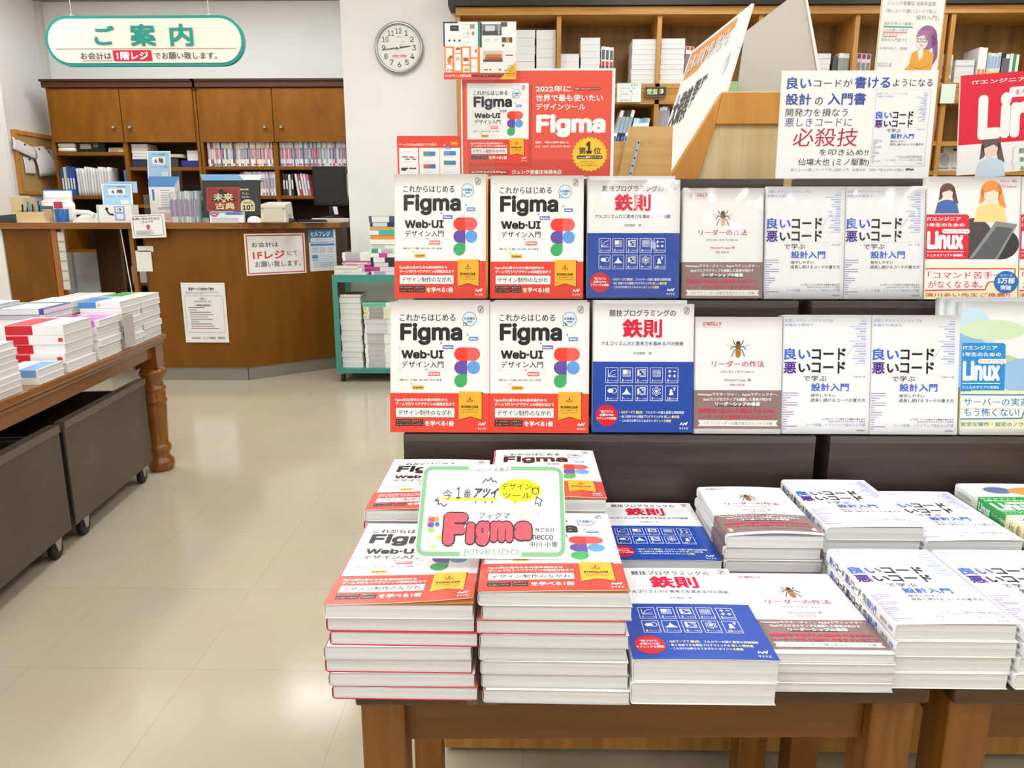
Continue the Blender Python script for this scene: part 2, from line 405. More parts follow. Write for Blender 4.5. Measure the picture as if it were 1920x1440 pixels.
def cover_rules():
    a = Art(125, 55, 1035, 1215); B, N = '1c47a8', '2c3170'
    a.rect(125, 575, 1035, 1215, B)
    a.text('競技プログラミングの', 272, 108, 870, 168, K, .008); a.text('鉄則', 392, 190, 748, 358, 'd8173d', .03, res=3)
    a.text('アルゴリズム力と思考力を高める77の技術', 200, 392, 942, 430, N, .012); a.text('米田優峻　著', 490, 486, 655, 510, '6d6e72', .005)
    compass(a, 967, 118, 32)
    for i in range(10):
        x0 = (241, 375, 510, 645, 783)[i % 5]; y0 = (627, 790)[i // 5]; x1, y1 = x0 + 115, y0 + 140; cx, cy = x0 + 58, y0 + 52
        a.frame(x0, y0, x1, y1, 4, 'ecebf2', 3)
        a.text(str(i + 1), x0 + 16, y1 - 34, x0 + (30 if i < 9 else 48), y1 - 12, 'ffffff', .02)
        a.text(('アルゴリズムと計算量', '全探索', '二分探索', '動的計画法', '数学的問題', '考察テクニック', 'ヒューリスティック', 'データ構造', 'グラフ理論', '総合問題')[i], x0 + (36 if i < 9 else 54), y1 - 27, x1 - 8, y1 - 15, 'dfe0ee', .01)
        if i == 0: a.line([(x0 + 24, y0 + 18), (x0 + 24, y0 + 84), (x1 - 16, y0 + 84)], 4, 'ffffff'); a.line([(x0 + 26, y0 + 82), (x0 + 58, y0 + 34), (x1 - 18, y0 + 22)], 4, 'ffffff'); a.line([(x0 + 26, y0 + 82), (x1 - 18, y0 + 60)], 3, 'ffffff')
        if i in (1, 3):
            n = 6
            for k in range(n): a.line([(x0 + 24, y0 + 22 + k * 12), (x1 - 22, y0 + 22 + k * 12)], 3, 'e8e8f2'); a.line([(x0 + 24 + k * 13.8, y0 + 22), (x0 + 24 + k * 13.8, y0 + 82)], 3, 'e8e8f2')
            if i == 1: a.rect(x0 + 24, y0 + 22, x0 + 60, y0 + 60, 'ffffff', 4)
        if i in (2, 7):
            for k in range(4): a.rect(x0 + 20, y0 + 16 + k * 19, x1 - 18, y0 + 27 + k * 19, 'e8e8f2', 3); a.rect(x0 + 20 + (k * 17) % 50, y0 + 16 + k * 19, x0 + 42 + (k * 17) % 50, y0 + 27 + k * 19, B, 4)
            a.rect(x0 + 20, y0 + 16, x0 + 38, y0 + 84, 'ffffff', 4)
        if i == 4:
            for k, (qx, qy) in enumerate(((38, 34), (82, 34), (38, 76), (82, 76))):
                a.line([(x0 + qx - 14, y0 + qy), (x0 + qx + 14, y0 + qy)], 9, 'ffffff')
                if k != 1: a.line([(x0 + qx, y0 + qy - 14), (x0 + qx, y0 + qy + 14)], 9, 'ffffff')
        if i == 5: a.ell(x0 + 46, y0 + 48, 30, 'ffffff', 22, n=12, star=.2); a.ring(x0 + 78, y0 + 48, 24, 4, 'ffffff', n=7)
        if i == 6: a.poly([(x0 + 14, y0 + 82), (x0 + 44, y0 + 56), (x0 + 58, y0 + 22), (x0 + 70, y0 + 52), (x1 - 14, y0 + 82)], 'ffffff', 3)
        if i == 8:
            a.ell(cx, cy, 13, 'ffffff', L=4, n=10)
            for k in range(6): t = R(60 * k + 30); a.ring(cx + 30 * math.cos(t), cy + 30 * math.sin(t), 10, 4, 'ffffff', n=9)
        if i == 9: a.ell(cx - 6, cy - 6, 13, 'ffffff', L=4, n=12); a.poly([(cx - 26, cy + 34), (cx - 14, cy + 4), (cx + 10, cy + 6), (cx + 16, cy + 34)], 'ffffff', 3); a.text('?', cx + 14, cy - 36, cx + 34, cy - 4, 'ffffff', .04)
    a.ell(256, 1063, 99, 'd8142c', L=3)
    for t, x0, y0, x1, y1 in (('"競プロ"に', 196, 1014, 314, 1038), ('必要な77の', 190, 1045, 318, 1069), ('テクニックを網羅!', 165, 1077, 342, 1100)): a.text(t, x0, y0, x1, y1, 'ffffff', .02, L=5)
    Y, G = 'f0e58a', 'e9eaf4'
    for t, c, x0, y0, x1, y1 in (('・10のテーマで', Y, 370, 1020, 512, 1046), ('構成', Y, 518, 1020, 578, 1046), ('：フルカラーの図と豊富な演習問題', G, 584, 1020, 955, 1046),
                                 ('・長く活用できる競技プログラミングの', G, 374, 1059, 766, 1084), ('新しい教科書', Y, 776, 1059, 913, 1086), ('・これだけは押さえておきたい', G, 378, 1097, 676, 1121), ('ポイントを網羅', Y, 682, 1097, 838, 1123)):
        a.text(t, x0, y0, x1, y1, c, .018)
    publisher_mark(a, 912, 1118, 996, 1188)
    return a
def bee(a, cx, cy, s):
    for sx in (-1, 1):
        a.poly([(cx + sx * 12 * s, cy - 22 * s), (cx + sx * 118 * s, cy - 48 * s), (cx + sx * 70 * s, cy - 16 * s)], 'd8d5d2', 2)
        for p in (((10, -30), (34, -44), (46, -74)), ((14, -10), (44, -22), (70, 8)), ((12, 2), (36, 14), (58, 70))):
            a.line([(cx + sx * x * s, cy + y * s) for x, y in p], 7 * s, '5a4a38', 4)
    a.ell(cx, cy - 52 * s, 19 * s, '4c3a28', 16 * s, 5); a.ell(cx, cy - 20 * s, 24 * s, '7a6038', 26 * s, 5); a.ell(cx, cy + 36 * s, 26 * s, 'c08a4c', 44 * s, 4)
    for k in range(4): a.rect(cx - (20 - k * 2) * s, cy + (20 + k * 15) * s, cx + (20 - k * 2) * s, cy + (25 + k * 15) * s, '5a3c1e', 5)
def cover_manners():
    a = Art(1040, 172, 1815, 1215)
    a.text("O'REILLY", 1108, 220, 1275, 250, 'b4304e', .015); a.text('オライリー・ジャパン', 1112, 258, 1274, 269, 'b4304e', .005)
    bee(a, 1425, 455, 1)
    a.text('リーダーの作法', 1193, 562, 1660, 618, 'bd3152', .012); a.text('ささいなことをていねいに', 1270, 650, 1575, 671, '444548', .01)
    a.text('Michael Lopp 著', 1308, 722, 1545, 749, 'b8506a', .012); a.text('和智 右桂 訳', 1358, 768, 1490, 787, 'b8506a', .01)
    return a
def band_manners():
    a = Art(1040, 825, 1815, 1172)
    a.text('Netscapeでマネージャー、Appleでディレクター、', 1072, 847, 1785, 880, 'f6f3f2', .02); a.text('Slackでエグゼクティブを経験した著者が明かす', 1120, 891, 1730, 922, 'f6f3f2', .02)
    a.rect(1228, 962, 1632, 972, '5d4a48', 3); a.text('リーダーシップの極意', 1228, 931, 1628, 966, 'ffffff', .03)
    a.text('信頼関係で結ばれた組織を作るために', 1075, 992, 1768, 1030, 'd63654', .03); a.text('リーダーが日々実践すべきささいなこと', 1083, 1046, 1775, 1083, 'd63654', .03)
    a.poly([(1075, 1094), (1788, 1094), (1770, 1121), (1788, 1148), (1075, 1148), (1093, 1121)], 'efecea', 3, [(0, 1, 2, 5), (2, 3, 4, 5)]); a.text('ベテランリーダーの贈る珠玉のエッセイ30選', 1122, 1108, 1740, 1137, '8c8a8a', .01)
    return a
def cover_code():
    a = Art(487, 158, 1287, 1225); P = '95a4da'
    a.text('変更しやすいソフトウェアは', 500, 195, 940, 222, P, .004); a.text('失敗から学ぼう', 500, 236, 755, 261, P, .004)
    rr = random.Random(5)
    for i in range(19): a.rect(1243 - rr.choice((60, 85, 95, 100, 60, 45, 120, 155)), 190 + i * 22, 1243, 200 + i * 22, ('c3cdec', 'a9b6e4', '97a6dc')[i % 3], 2)
    for i in range(16): a.rect(495, 854 + i * 21.4, 495 + rr.choice((35, 40, 52, 70, 100, 80, 135)), 862 + i * 21.4, ('a58fc8', 'b7a8d6', '9a80c0')[i % 3], 2)
    a.text('良い', 497, 455, 740, 560, '3c66d4', .022); a.text('コード', 752, 455, 1060, 560, '1d1c24', .03); a.line([(1045, 560), (1118, 452)], 4, 'aab4d8')
    a.text('悪', 497, 578, 612, 682, '4b1f90', .022); a.text('い', 632, 592, 742, 672, '2c1a4a', .022); a.text('コード', 752, 575, 1060, 680, '1d1c24', .03)
    a.text('で学ぶ', 678, 700, 892, 752, '26252c', .008); a.text('仙塲大也 著', 1132, 703, 1243, 717, '77777c')
    a.text('設計入門', 752, 768, 1097, 840, '3c66d4', .02); a.text('保守しやすい', 750, 863, 980, 893, '3a3a40', .006); a.text('成長し続けるコードの書き方', 750, 904, 1248, 938, '3a3a40', .006)
    a.text('より良いコードの書き方や開発の進め方を', 857, 1081, 1252, 1099, '444449', .008); a.text('わかりやすいアンチパターンで学ぶ', 918, 1104, 1252, 1122, '444449', .008)
    a.text('コード改善、ソフトウェア設計の入門書', 703, 1130, 1253, 1158, P, .004); a.text('技術評論社', 1173, 1187, 1255, 1199, '55565a', .008)
    a.rect(495, 687, 1245, 689, 'd5d6dc', 2); a.rect(744, 770, 746, 1000, 'd5d6dc', 2)
    return a
def spine_code():      # canonical: x along the spine from the head, y across
    a = Art(0, 0, 1000, 100)
    for t, x0, x1, c in (('良い', 60, 160, '3c66d4'), ('コード', 165, 300, '1d1c24'), ('悪', 320, 370, '4b1f90'), ('い', 375, 415, '2c1a4a'), ('コード', 420, 555, '1d1c24'), ('で学ぶ', 575, 640, '3a3a40'), ('設計入門', 645, 765, '3c66d4')):
        a.text(t, x0, 22, x1, 76, c, .02)
    a.text('仙塲大也 著', 820, 34, 900, 62, '66666c', .01); a.text('技術評論社', 925, 36, 975, 62, '3c66d4', .01)
    return a
def cover_command(main, sub1, sub2, red=False, swash=()):
    a = Art(1285, 40, 2150, 1225)
    for k, (x, y, rx, ry, c) in enumerate(swash): a.ell(x, y, rx, c, ry, 1 + .25 * k, n=36)
    a.rrect(1285, 405, 1682, 836, 30, main, 3, (0, 1, 0, 0))
    a.text('ITエンジニア', 1295, 430, 1605, 466, 'ffffff', .02); a.text('1年生のための', 1295, 487, 1642, 525, 'ffffff', .02)
    a.text('Linux', 1297, 562, 1636, 742, 'ffffff', .045, res=3); a.rrect(1436, 547, 1690, 588, 16, 'f6f5f3', 5); a.poly([(1640, 586), (1662, 586), (1652, 602)], 'f6f5f3', 5); a.text('まんがでわかる', 1452, 556, 1674, 578, 'b08a98', .006, L=6)
    a.rect(1295, 762, 1642, 768, 'ffffff', 4); a.text(sub1, 1297, 786, 1632, 812, 'ffffff', .015)
    return a
def band_command(c, bg, l1, l2, l3):
    a = Art(1285, 830, 2150, 1170)
    a.line([(1288, 868), (2120, 868)], 11, c); a.line([(2120, 868), (2120, 990), (1885, 998), (1860, 1030), (1850, 1074), (1288, 1082)], 11, c)
    a.rect(1288, 872, 2118, 996, 'f8f7f0', 2); a.rect(1288, 990, 1850, 1078, 'f8f7f0', 2)
    a.text(l1, 1312, 896, 2075, 966, c, .008); a.text(l2, 1318, 986, 1822, 1060, c, .008); a.text(l3, 1292, 1108, 2080, 1146, c, .006)
    return a

A_DES, A_RUL, A_MAN, A_MANB, A_COD, A_CODS = cover_design(), cover_rules(), cover_manners(), band_manners(), cover_code(), spine_code()
A_CMB = cover_command('2b8fd6', 'シェルスクリプト応用&', '', swash=((1380, 420, 200, 330, 'c8e2f2'), (1340, 560, 190, 260, '8fbfe6'), (1600, 620, 260, 120, 'b5d8a8'), (1560, 290, 300, 90, 'd3e8c4'), (1850, 700, 220, 160, '9cc4ea')))
A_CMBB = band_command('2a80c4', 'f1ecc0', 'サーバーの実運用も', 'もう怖くない!', '安全な操作・設定のノウハウ満載')
A_CMR = cover_command('e02438', 'シェルスクリプト基礎編', '', swash=((1720, 640, 190, 200, '4c4645'), (1980, 690, 170, 150, '3a3838')))
def bust(a, x, y, s, hair, skin, coat, L=2):
    a.ell(x, y - 42 * s, 74 * s, hair, 74 * s, L); a.poly([(x + 20 * s, y - 90 * s), (x + 74 * s, y - 50 * s), (x + 110 * s, y + 90 * s), (x + 60 * s, y + 70 * s)], hair, L); a.poly([(x - 74 * s, y - 50 * s), (x - 20 * s, y - 60 * s), (x - 50 * s, y + 40 * s), (x - 84 * s, y + 60 * s)], hair, L)
    a.rect(x - 18 * s, y + 20 * s, x + 18 * s, y + 62 * s, skin, L + .2); a.ell(x, y - 12 * s, 52 * s, skin, 58 * s, L + .3); a.poly([(x - 56 * s, y - 20 * s), (x - 50 * s, y - 80 * s), (x + 50 * s, y - 80 * s), (x + 56 * s, y - 20 * s), (x + 20 * s, y - 46 * s)], hair, L + .5); a.poly([(x - 120 * s, y + 190 * s), (x - 92 * s, y + 78 * s), (x - 28 * s, y + 52 * s), (x + 28 * s, y + 52 * s), (x + 92 * s, y + 78 * s), (x + 120 * s, y + 190 * s)], coat, L + .6)
bust(A_CMR, 1475, 215, .95, '6a4236', 'f2dccb', '4468ae'); bust(A_CMR, 1880, 230, 1.3, 'f09240', 'f4dccb', 'f0d890')
A_CMR.poly([(1690, 830), (1930, 470), (2130, 500), (1960, 836)], '8d8e90', 4); A_CMR.poly([(1720, 836), (1940, 520), (2090, 540), (1930, 836)], '5d5e62', 5)
A_CMR.text('Piro 著', 1960, 70, 2110, 98, 'd87a98', .006); A_CMR.text('協力 Linux', 1930, 120, 2110, 150, 'd05a80', .01)
A_CMRB = band_command('d92a42', 'f7efc4', '「コマンド苦手〜!」', 'がなくなる本。', '湊川あい先生ご推薦!!')
A_CMRB.ell(2040, 1000, 112, '2a6fc0', L=5); A_CMRB.text('シリーズ', 1985, 920, 2095, 945, 'ffffff', .01, L=6); A_CMRB.text('5万部', 1960, 955, 2120, 1015, 'ffffff', .02, L=6); A_CMRB.text('突破', 1990, 1030, 2090, 1078, 'ffffff', .02, L=6)
A_CMG = cover_command('22a544', 'ネットワーク操作編', '', swash=((1560, 230, 120, 90, '6a7fae'), (1900, 260, 260, 120, 'f0a258'), (1850, 480, 190, 160, 'e9c9a0')))
A_CMGB = band_command('2a9a58', 'f5efc0', 'ファイルも回線も', '怖くない!', '安全な設定のノウハウ満載')
def spine_command():
    a = Art(0, 0, 1000, 100)
    a.rect(330, 0, 700, 100, '22a544', 2); a.rect(250, 15, 325, 85, 'e9f3e6', 2); a.text('Linux', 350, 18, 500, 80, 'ffffff', .03); a.text('ネットワーク操作編', 520, 34, 690, 66, 'ffffff', .01)
    a.text('ITエンジニア1年生のための', 60, 36, 240, 64, '8aa08c', .01); a.rect(700, 0, 1000, 100, 'f3ecba', 2); a.text('Piro', 740, 25, 800, 75, '3a9a58', .01); a.ell(850, 50, 28, 'd98a70', 40, 3); a.rect(900, 20, 960, 80, '2a9a58', 3)
    return a
A_CMGS = spine_command()

# ---------------------------------------------------------------- a softbound book: cover wrapped round a page block
# local frame: lies flat, spine along x=0, foot of the book at y=0, front cover up at z=T
ORANGE = 'e0913a'
def book_meshes(W, H, T, cover='f4f3f1', art=None, spine=None, band=None, band_art=None, band_y=(0, .3), curl=0, side='f4f3f1', orange=0, wrap=0, rough=.3, bow=.0, spine_bg=None, foot=None):
    """returns a list of (name, object) parts without a parent"""
    t = .0007; r = min(.004, T * .3)
    def cz(u, v):
        if u < 0: u = 0
        return curl * (u / W) ** 2.2 * max(0, 1 - v / (H * .8)) ** 1.4 + bow * math.sin(math.pi * min(1, u / W)) * (1 - .6 * v / H)
    def D(x, y, z): return (x, y, z + (cz(x, y) if z > T * .7 else 0))
    prof = [(W, 0, 0)] + [(W * k / 8, 0, 0) for k in (6, 4, 2)] + [(r, 0, 0), (r * .3, r * .3, 0), (0, r, 1), (0, T - r, 1), (r * .3, T - r * .3, 0), (r, T, 0)] + [(W * k / 8, T, 0) for k in range(1, 9)]
    ny = 8
    mb = MB(); n = len(prof)
    def inn(i):
        x, z, _ = prof[i]
        return (x, t) if z == 0 else ((x, T - t) if z == T else (x + t, min(max(z, t), T - t)))
    vs = []
    for j in range(ny + 1):
        y = H * j / ny
        vs += [D(p[0], y, p[1]) for p in prof] + [D(*((lambda q: (q[0], y, q[1]))(inn(i)))) for i in range(n)]
    g = lambda i, j, k: j * 2 * n + k * n + i
    fs_c, fs_s, fs_i = [], [], []
    for j in range(ny):
        for i in range(n - 1):
            (fs_s if 4 <= i <= 8 else fs_c).append((g(i, j, 0), g(i, j + 1, 0), g(i + 1, j + 1, 0), g(i + 1, j, 0)))
            fs_i.append((g(i + 1, j, 1), g(i + 1, j + 1, 1), g(i, j + 1, 1), g(i, j, 1)))
        for i in (0, n - 1): fs_i.append((g(i, j, 0), g(i, j, 1), g(i, j + 1, 1), g(i, j + 1, 0)))
    for j in (0, ny):
        for i in range(n - 1): fs_i.append((g(i, j, 0), g(i + 1, j, 0), g(i + 1, j, 1), g(i, j, 1)))
    cm, smm, im = M(cover, rough), M(spine_bg or cover, rough), M(side, .5)
    mb.add(vs, fs_c, cm, True)
    k0 = len(mb.v) - len(vs)
    for fs, m in ((fs_s, smm), (fs_i, im)):
        ii = mb._m(m)
        for f in fs: mb.f.append([k0 + q for q in f]); mb.mi.append(ii); mb.sm.append(True)
    if foot: mb.box(0, W, 0, H * foot[1], -.00006, 0, M(foot[0], rough))
    if art: art.emit(mb, lambda u, v, h: (u, v, T + h + cz(u, v)), W, H, .00013, rough)
    if spine: spine.emit(mb, lambda u, v, h: (-h, H - u, v), H, T, .00015, rough)
    out = [mb.build('cover', bevel=0)]
    pb = MB()
    def pf(u, v): return (.002 + u * (W - .003), .0012 + v * (H - .0024), T - t - .0001)
    pb.box(.0015, W - .0012, .0014, H - .0014, t + .0001, T - t - .0002, pages_m)
    out.append(pb.build('page_block'))
    if orange:
        ob = MB(); ob.sheet(lambda u, v: (.003 + u * (W - .003 + orange), .0006 + v * (H - .0012), T - t + .00005 + cz(.003 + u * (W - .003), v * H) * .35), 8, 6, M(ORANGE, .5), .0002)
        out.append(ob.build('endpaper'))
    if band:
        bb = MB(); b0, b1 = H * band_y[0], H * band_y[1]; e = .00045
        def bf(u, v):
            y = b0 + v * (b1 - b0); L = T + .6 * W + W; q = u * (L)
            if q < .6 * W: x, z = .6 * W - q, -e
            elif q < .6 * W + T: x, z = -e, q - .6 * W
            else: x, z = q - .6 * W - T, T + e
            x = min(x, W)
            return (x, y, z + (cz(x, y) if z > T * .7 else 0))
        L = T + 1.6 * W
        us = [0, .3 * W, .6 * W, .6 * W + T * .02, .6 * W + T * .98, .6 * W + T] + [.6 * W + T + W * k / 8 for k in range(1, 9)]
        P = []
        for j in range(7):
            for q in us: P.append(bf(q / L, j / 6))
        nu = len(us)
        bb.add(P, [(j * nu + i, j * nu + i + 1, (j + 1) * nu + i + 1, (j + 1) * nu + i) for j in range(6) for i in range(nu - 1)], M(band, .35), True)
        if band_art: band_art.emit(bb, lambda u, v, h: (u, b0 + v, T + e + h + cz(u, b0 + v)), W, b1 - b0, .00013, .35)
        out.append(bb.build('paper_band'))
    if wrap:
        wb = MB(); rr = random.Random(wrap)
        ph = [rr.uniform(0, 6) for _ in range(6)]
        def wf(u, v):
            x, y = -.001 + u * (W + .002), -.001 + v * (H + .002)
            edge = min(1, 8 * min(u, 1 - u, v, 1 - v))
            return (x, y, T + .0012 + edge * (.0012 + .0011 * math.sin(9 * u + 2.2 * v + ph[0]) + .0008 * math.sin(17 * u - 5 * v + ph[1]) + .0005 * math.sin(21 * v + 6 * u + ph[2])))
        nn = 28
        P = [wf(i / nn, j / nn) for j in range(nn + 1) for i in range(nn + 1)]
        wb.add(P, [(j * (nn + 1) + i, j * (nn + 1) + i + 1, (j + 1) * (nn + 1) + i + 1, (j + 1) * (nn + 1) + i) for j in range(nn) for i in range(nn)], wrap_m, True)
        out.append(wb.build('shrink_wrap'))
    return out
def book_root(parts, name='paperback'):
    e = empty(name)
    for p in parts: p.parent = e
    return e
class Proto:
    """one book of a kind; the first use places it, the later ones copy the book and its parts"""
    def __init__(s, *a, **k):
        s.name = k.pop('name', 'paperback'); s.root = book_root(book_meshes(*a, **k), s.name); s.used = False
    def put(s, loc, rot, label, group=None, cat='book'):
        if s.used: o = copy_tree(s.root)
        else: o = s.root; s.used = True
        o.location = loc; o.rotation_euler = rot
        for k in ('label', 'category', 'group'):
            if k in o: del o[k]
        return tag(o, label, cat, group)
_SB = {}
def small_book(kind, w, d, h, c, acc=(), name='paperback', loc=(0, 0, 0), rz=0, label=None, cat='book', group=None, parent=None, tilt=0):
    """a distant book of simple build; origin at its lower front left corner. acc: (from, to, colour) bands along the spine"""
    k = (kind, round(w, 4), round(d, 4), round(h, 4), c, acc)
    if k not in _SB:
        mb = MB(); cm = M(c, .4); t = .0012
        if kind == 'stand':
            mb.box(0, t, 0, d, 0, h, cm); mb.box(w - t, w, 0, d, 0, h, cm); mb.box(t, w - t, 0, t, 0, h, cm)
            mb.box(t, w - t, t, d - .003, .002, h - .003, pages_v)
            for a, b, cc in acc: mb.box(w * .12 if b - a < .5 else 0, w * .88 if b - a < .5 else w, -.0008, 0, h * a, h * b, M(cc, .4))
        elif kind == 'pages':
            mb.box(0, w, 0, d, 0, t, cm); mb.box(0, w, 0, d, h - t, h, cm); mb.box(0, t, 0, d, t, h - t, cm)
            mb.box(t, w - .002, .0015, d - .002, t, h - t, pages_m)
            for a, b, cc in acc: mb.box(w * .08, w * .92, d * a, d * b, h, h + .0006, M(cc, .4))
        elif kind == 'pagesr':       # pages towards +x and the foot, spine towards -x
            mb.box(0, w, 0, d, 0, t, cm); mb.box(0, w, 0, d, h - t, h, cm); mb.box(0, t, 0, d, t, h - t, cm)
            mb.box(t, w - .0015, .0015, d - .0015, t, h - t, pages_m)
            for a, b, cc in acc: mb.box(w * a, w * b, d * .08, d * .92, h, h + .0006, M(cc, .4))
        else:                        # spine towards -y
            mb.box(0, w, 0, d, 0, t, cm); mb.box(0, w, 0, d, h - t, h, cm); mb.box(0, w, 0, t, t, h - t, cm)
            mb.box(.0015, w - .0015, t, d - .002, t, h - t, pages_m)
            for a, b, cc in acc:
                mb.box(w * a, w * b, -.0008, 0, h * .04 if b - a > .2 else h * .3, h * .96 if b - a > .2 else h * .7, M(cc, .4))
                if b - a > .2: mb.box(w * a, w * b, 0, d * .9, h, h + .0006, M(cc, .4))
        _SB[k] = mb.build(name, parent)
        o = _SB[k]
    else:
        o = _SB[k].copy(); o.name = name; COL.objects.link(o)
    for kk in ('label', 'category', 'group'):
        if kk in o: del o[kk]
    o.location = loc; o.rotation_euler = (0, tilt, rz)
    return tag(o, label, cat, group)

# ================================================================ the setting
CTZ_ = 1.165
def struct(name, mb, **k): return tag(mb.build(name, **k), kind='structure')
X0, X1, Y0, Y1 = -4.57, 6.2, -4.0, 7.5
struct('floor', MB().box(X0, X1, Y0, Y1, -.1, 0, floor_m))
struct('ceiling', MB().box(X0, X1, Y0, Y1, CEIL, CEIL + .1, M('e6e4de', .7)))
struct('wall_left', MB().box(X0 - .1, X0, Y0, Y1, 0, CEIL, wall_m))
struct('wall_back', MB().box(X0, -1.2, Y1, Y1 + .1, 0, CEIL, wall_m))
struct('wall_right', MB().box(X1, X1 + .1, Y0, Y1, 0, CEIL, wall_m))
struct('wall_front', MB().box(X0, X1, Y0 - .1, Y0, 0, CEIL, wall_m))
struct('wall_bookcase', MB().box(-.515, X1, 6.12, 6.22, 0, CEIL, wall_m))
struct('wall_column', MB().box(-1.36, -.515, 5.9, 7.5, 0, CEIL, wall_m))
struct('wall_column_side', MB().box(-4.57, -4.33, 6.42, 6.47, 0, CEIL, wall_m))
struct('wall_counter_end', MB().box(-4.57, -3.80, 5.46, 5.9, 0, CTZ_ - .046, wall_m))
struct('trim_1', MB().box(-4.57, -4.52, 7.45, 7.5, 0, CEIL, M('d2d0cb', .5)))
struct('trim_2', MB().box(-4.57, -1.36, 7.44, 7.5, 3.165, 3.2, M('8d8a85', .5)))
struct('baseboard_column', MB().box(-1.37, -.515, 5.885, 5.9, 0, .08, M('77726a', .5)))

# ---------------------------------------------------------------- hanging sign
S0, S1, ST, SB = -3.02, -1.765, 2.43, 2.135
sw, sh = S1 - S0, ST - SB
sg = tag(empty('hanging_sign', (S0, 5.0, SB)), 'long white sign with green rim and round ends hanging on wires', 'sign')
def pill(x0, x1, z0, z1, n=14):
    r = (z1 - z0) / 2; p = []
    for i in range(n + 1): a = R(90 + 180 * i / n); p.append((x0 + r + r * math.cos(a), (z0 + z1) / 2 + r * math.sin(a)))
    for i in range(n + 1): a = R(-90 + 180 * i / n); p.append((x1 - r + r * math.cos(a), (z0 + z1) / 2 + r * math.sin(a)))
    return p
up_ = lambda u, v, h: (u, h, v)
mb = MB(); mb.prism(pill(0, sw, 0, sh), up_, 0, .03, M('0f9488', .4)); mb.build('rim', sg)
a = Art(338, 122, 1826, 488)
a.text('ご', 712, 195, 866, 334, '109284', .026, res=4); a.text('案', 980, 184, 1172, 344, '109284', .026, res=4); a.text('内', 1278, 185, 1452, 346, '109284', .026, res=4)
a.rect(408, 361, 1770, 365, '8a8880', 2)
a.text('お会計は', 592, 388, 824, 440, K, .006); a.rect(600, 448, 830, 452, 'b04a60', 3)
a.poly([(836, 374), (1126, 374), (1130, 452), (842, 452)], 'd6103a', 3); a.text('1階レジ', 866, 384, 1104, 444, 'ffffff', .03, L=5)
a.text('でお願い致します。', 1146, 388, 1618, 440, K, .006)
mb = MB(); mb.prism(pill(.017, sw - .017, .018, sh - .018), up_, -.004, .001, M('efe9da', .5)); a.emit(mb, lambda u, v, h: (u, -.005 - h, v), sw, sh, .0008); mb.build('face', sg)
for x in (.175, 1.04):
    MB().tube([(x, .015, sh - .002), (x - .008, .02, sh + .3), (x - .01, .02, CEIL - SB)], .0022, M('d8d6d0', .3)).build('wire', sg)
    MB().box(x - .008, x + .008, .008, .022, sh - .004, sh + .012, M('c8c6c0', .3)).build('wire_clip', sg)

# ---------------------------------------------------------------- wall clock
ck = tag(empty('wall_clock', (-.933, 5.9, 2.418)), 'round silver rimmed clock with black numerals on the white column', 'clock')
MB().lathe([(.172, 0), (.18, -.012), (.18, -.03), (.168, -.042), (.158, -.036), (.156, -.022)], M('a9aaa6', .28, .7), ax='y', n=48).build('rim', ck)
a = Art(-1, -1, 1, 1)
for i in range(12):
    t = R(90 - 30 * (i + 1)); x, y = .72 * math.cos(t), -.74 * math.sin(t); wd = .085 if i < 9 else .14
    a.text(str(i + 1), x - wd, y - .115, x + wd, y + .115, '2a2b2a', .0)
for i in range(60):
    t = R(6 * i); a.line([(.9 * math.cos(t), .9 * math.sin(t)), (.94 * math.cos(t), .94 * math.sin(t))], .008, '8a8b88')
a.text('chic·chic', -.34, .28, .36, .42, 'c8283c', .01, skew=.2); a.text('QUARTZ', -.12, -.52, .12, -.47, '90918d')
mb = MB(); mb.lathe([(.158, -.02), (.158, -.024)], M('e2e2d8', .4), ax='y', n=48); a.emit(mb, lambda u, v, h: (u - .156, -.0245 - h, v - .156), .312, .312, .0006); mb.build('dial', ck)
def hand(name, deg, ln, wd, z, back=.02):
    dx, dz = math.cos(R(deg)), math.sin(R(deg)); nx, nz = -dz * wd / 2, dx * wd / 2
    MB().prism([(-dx * back + nx, -dz * back + nz), (dx * ln + nx * .6, dz * ln + nz * .6), (dx * ln - nx * .6, dz * ln - nz * .6), (-dx * back - nx, -dz * back - nz)], lambda u, v, h: (u, h, v), -z, -z - .0015, M('1c1c1c', .4)).build(name, ck)
hand('hour_hand', 8, .085, .009, .028); hand('minute_hand', 187, .128, .006, .031); hand('second_hand', 48, .06, .002, .034, .03)
MB().lathe([(.006, -.028), (.006, -.038)], M('f0f0ee', .3), ax='y', n=14).build('hub', ck)

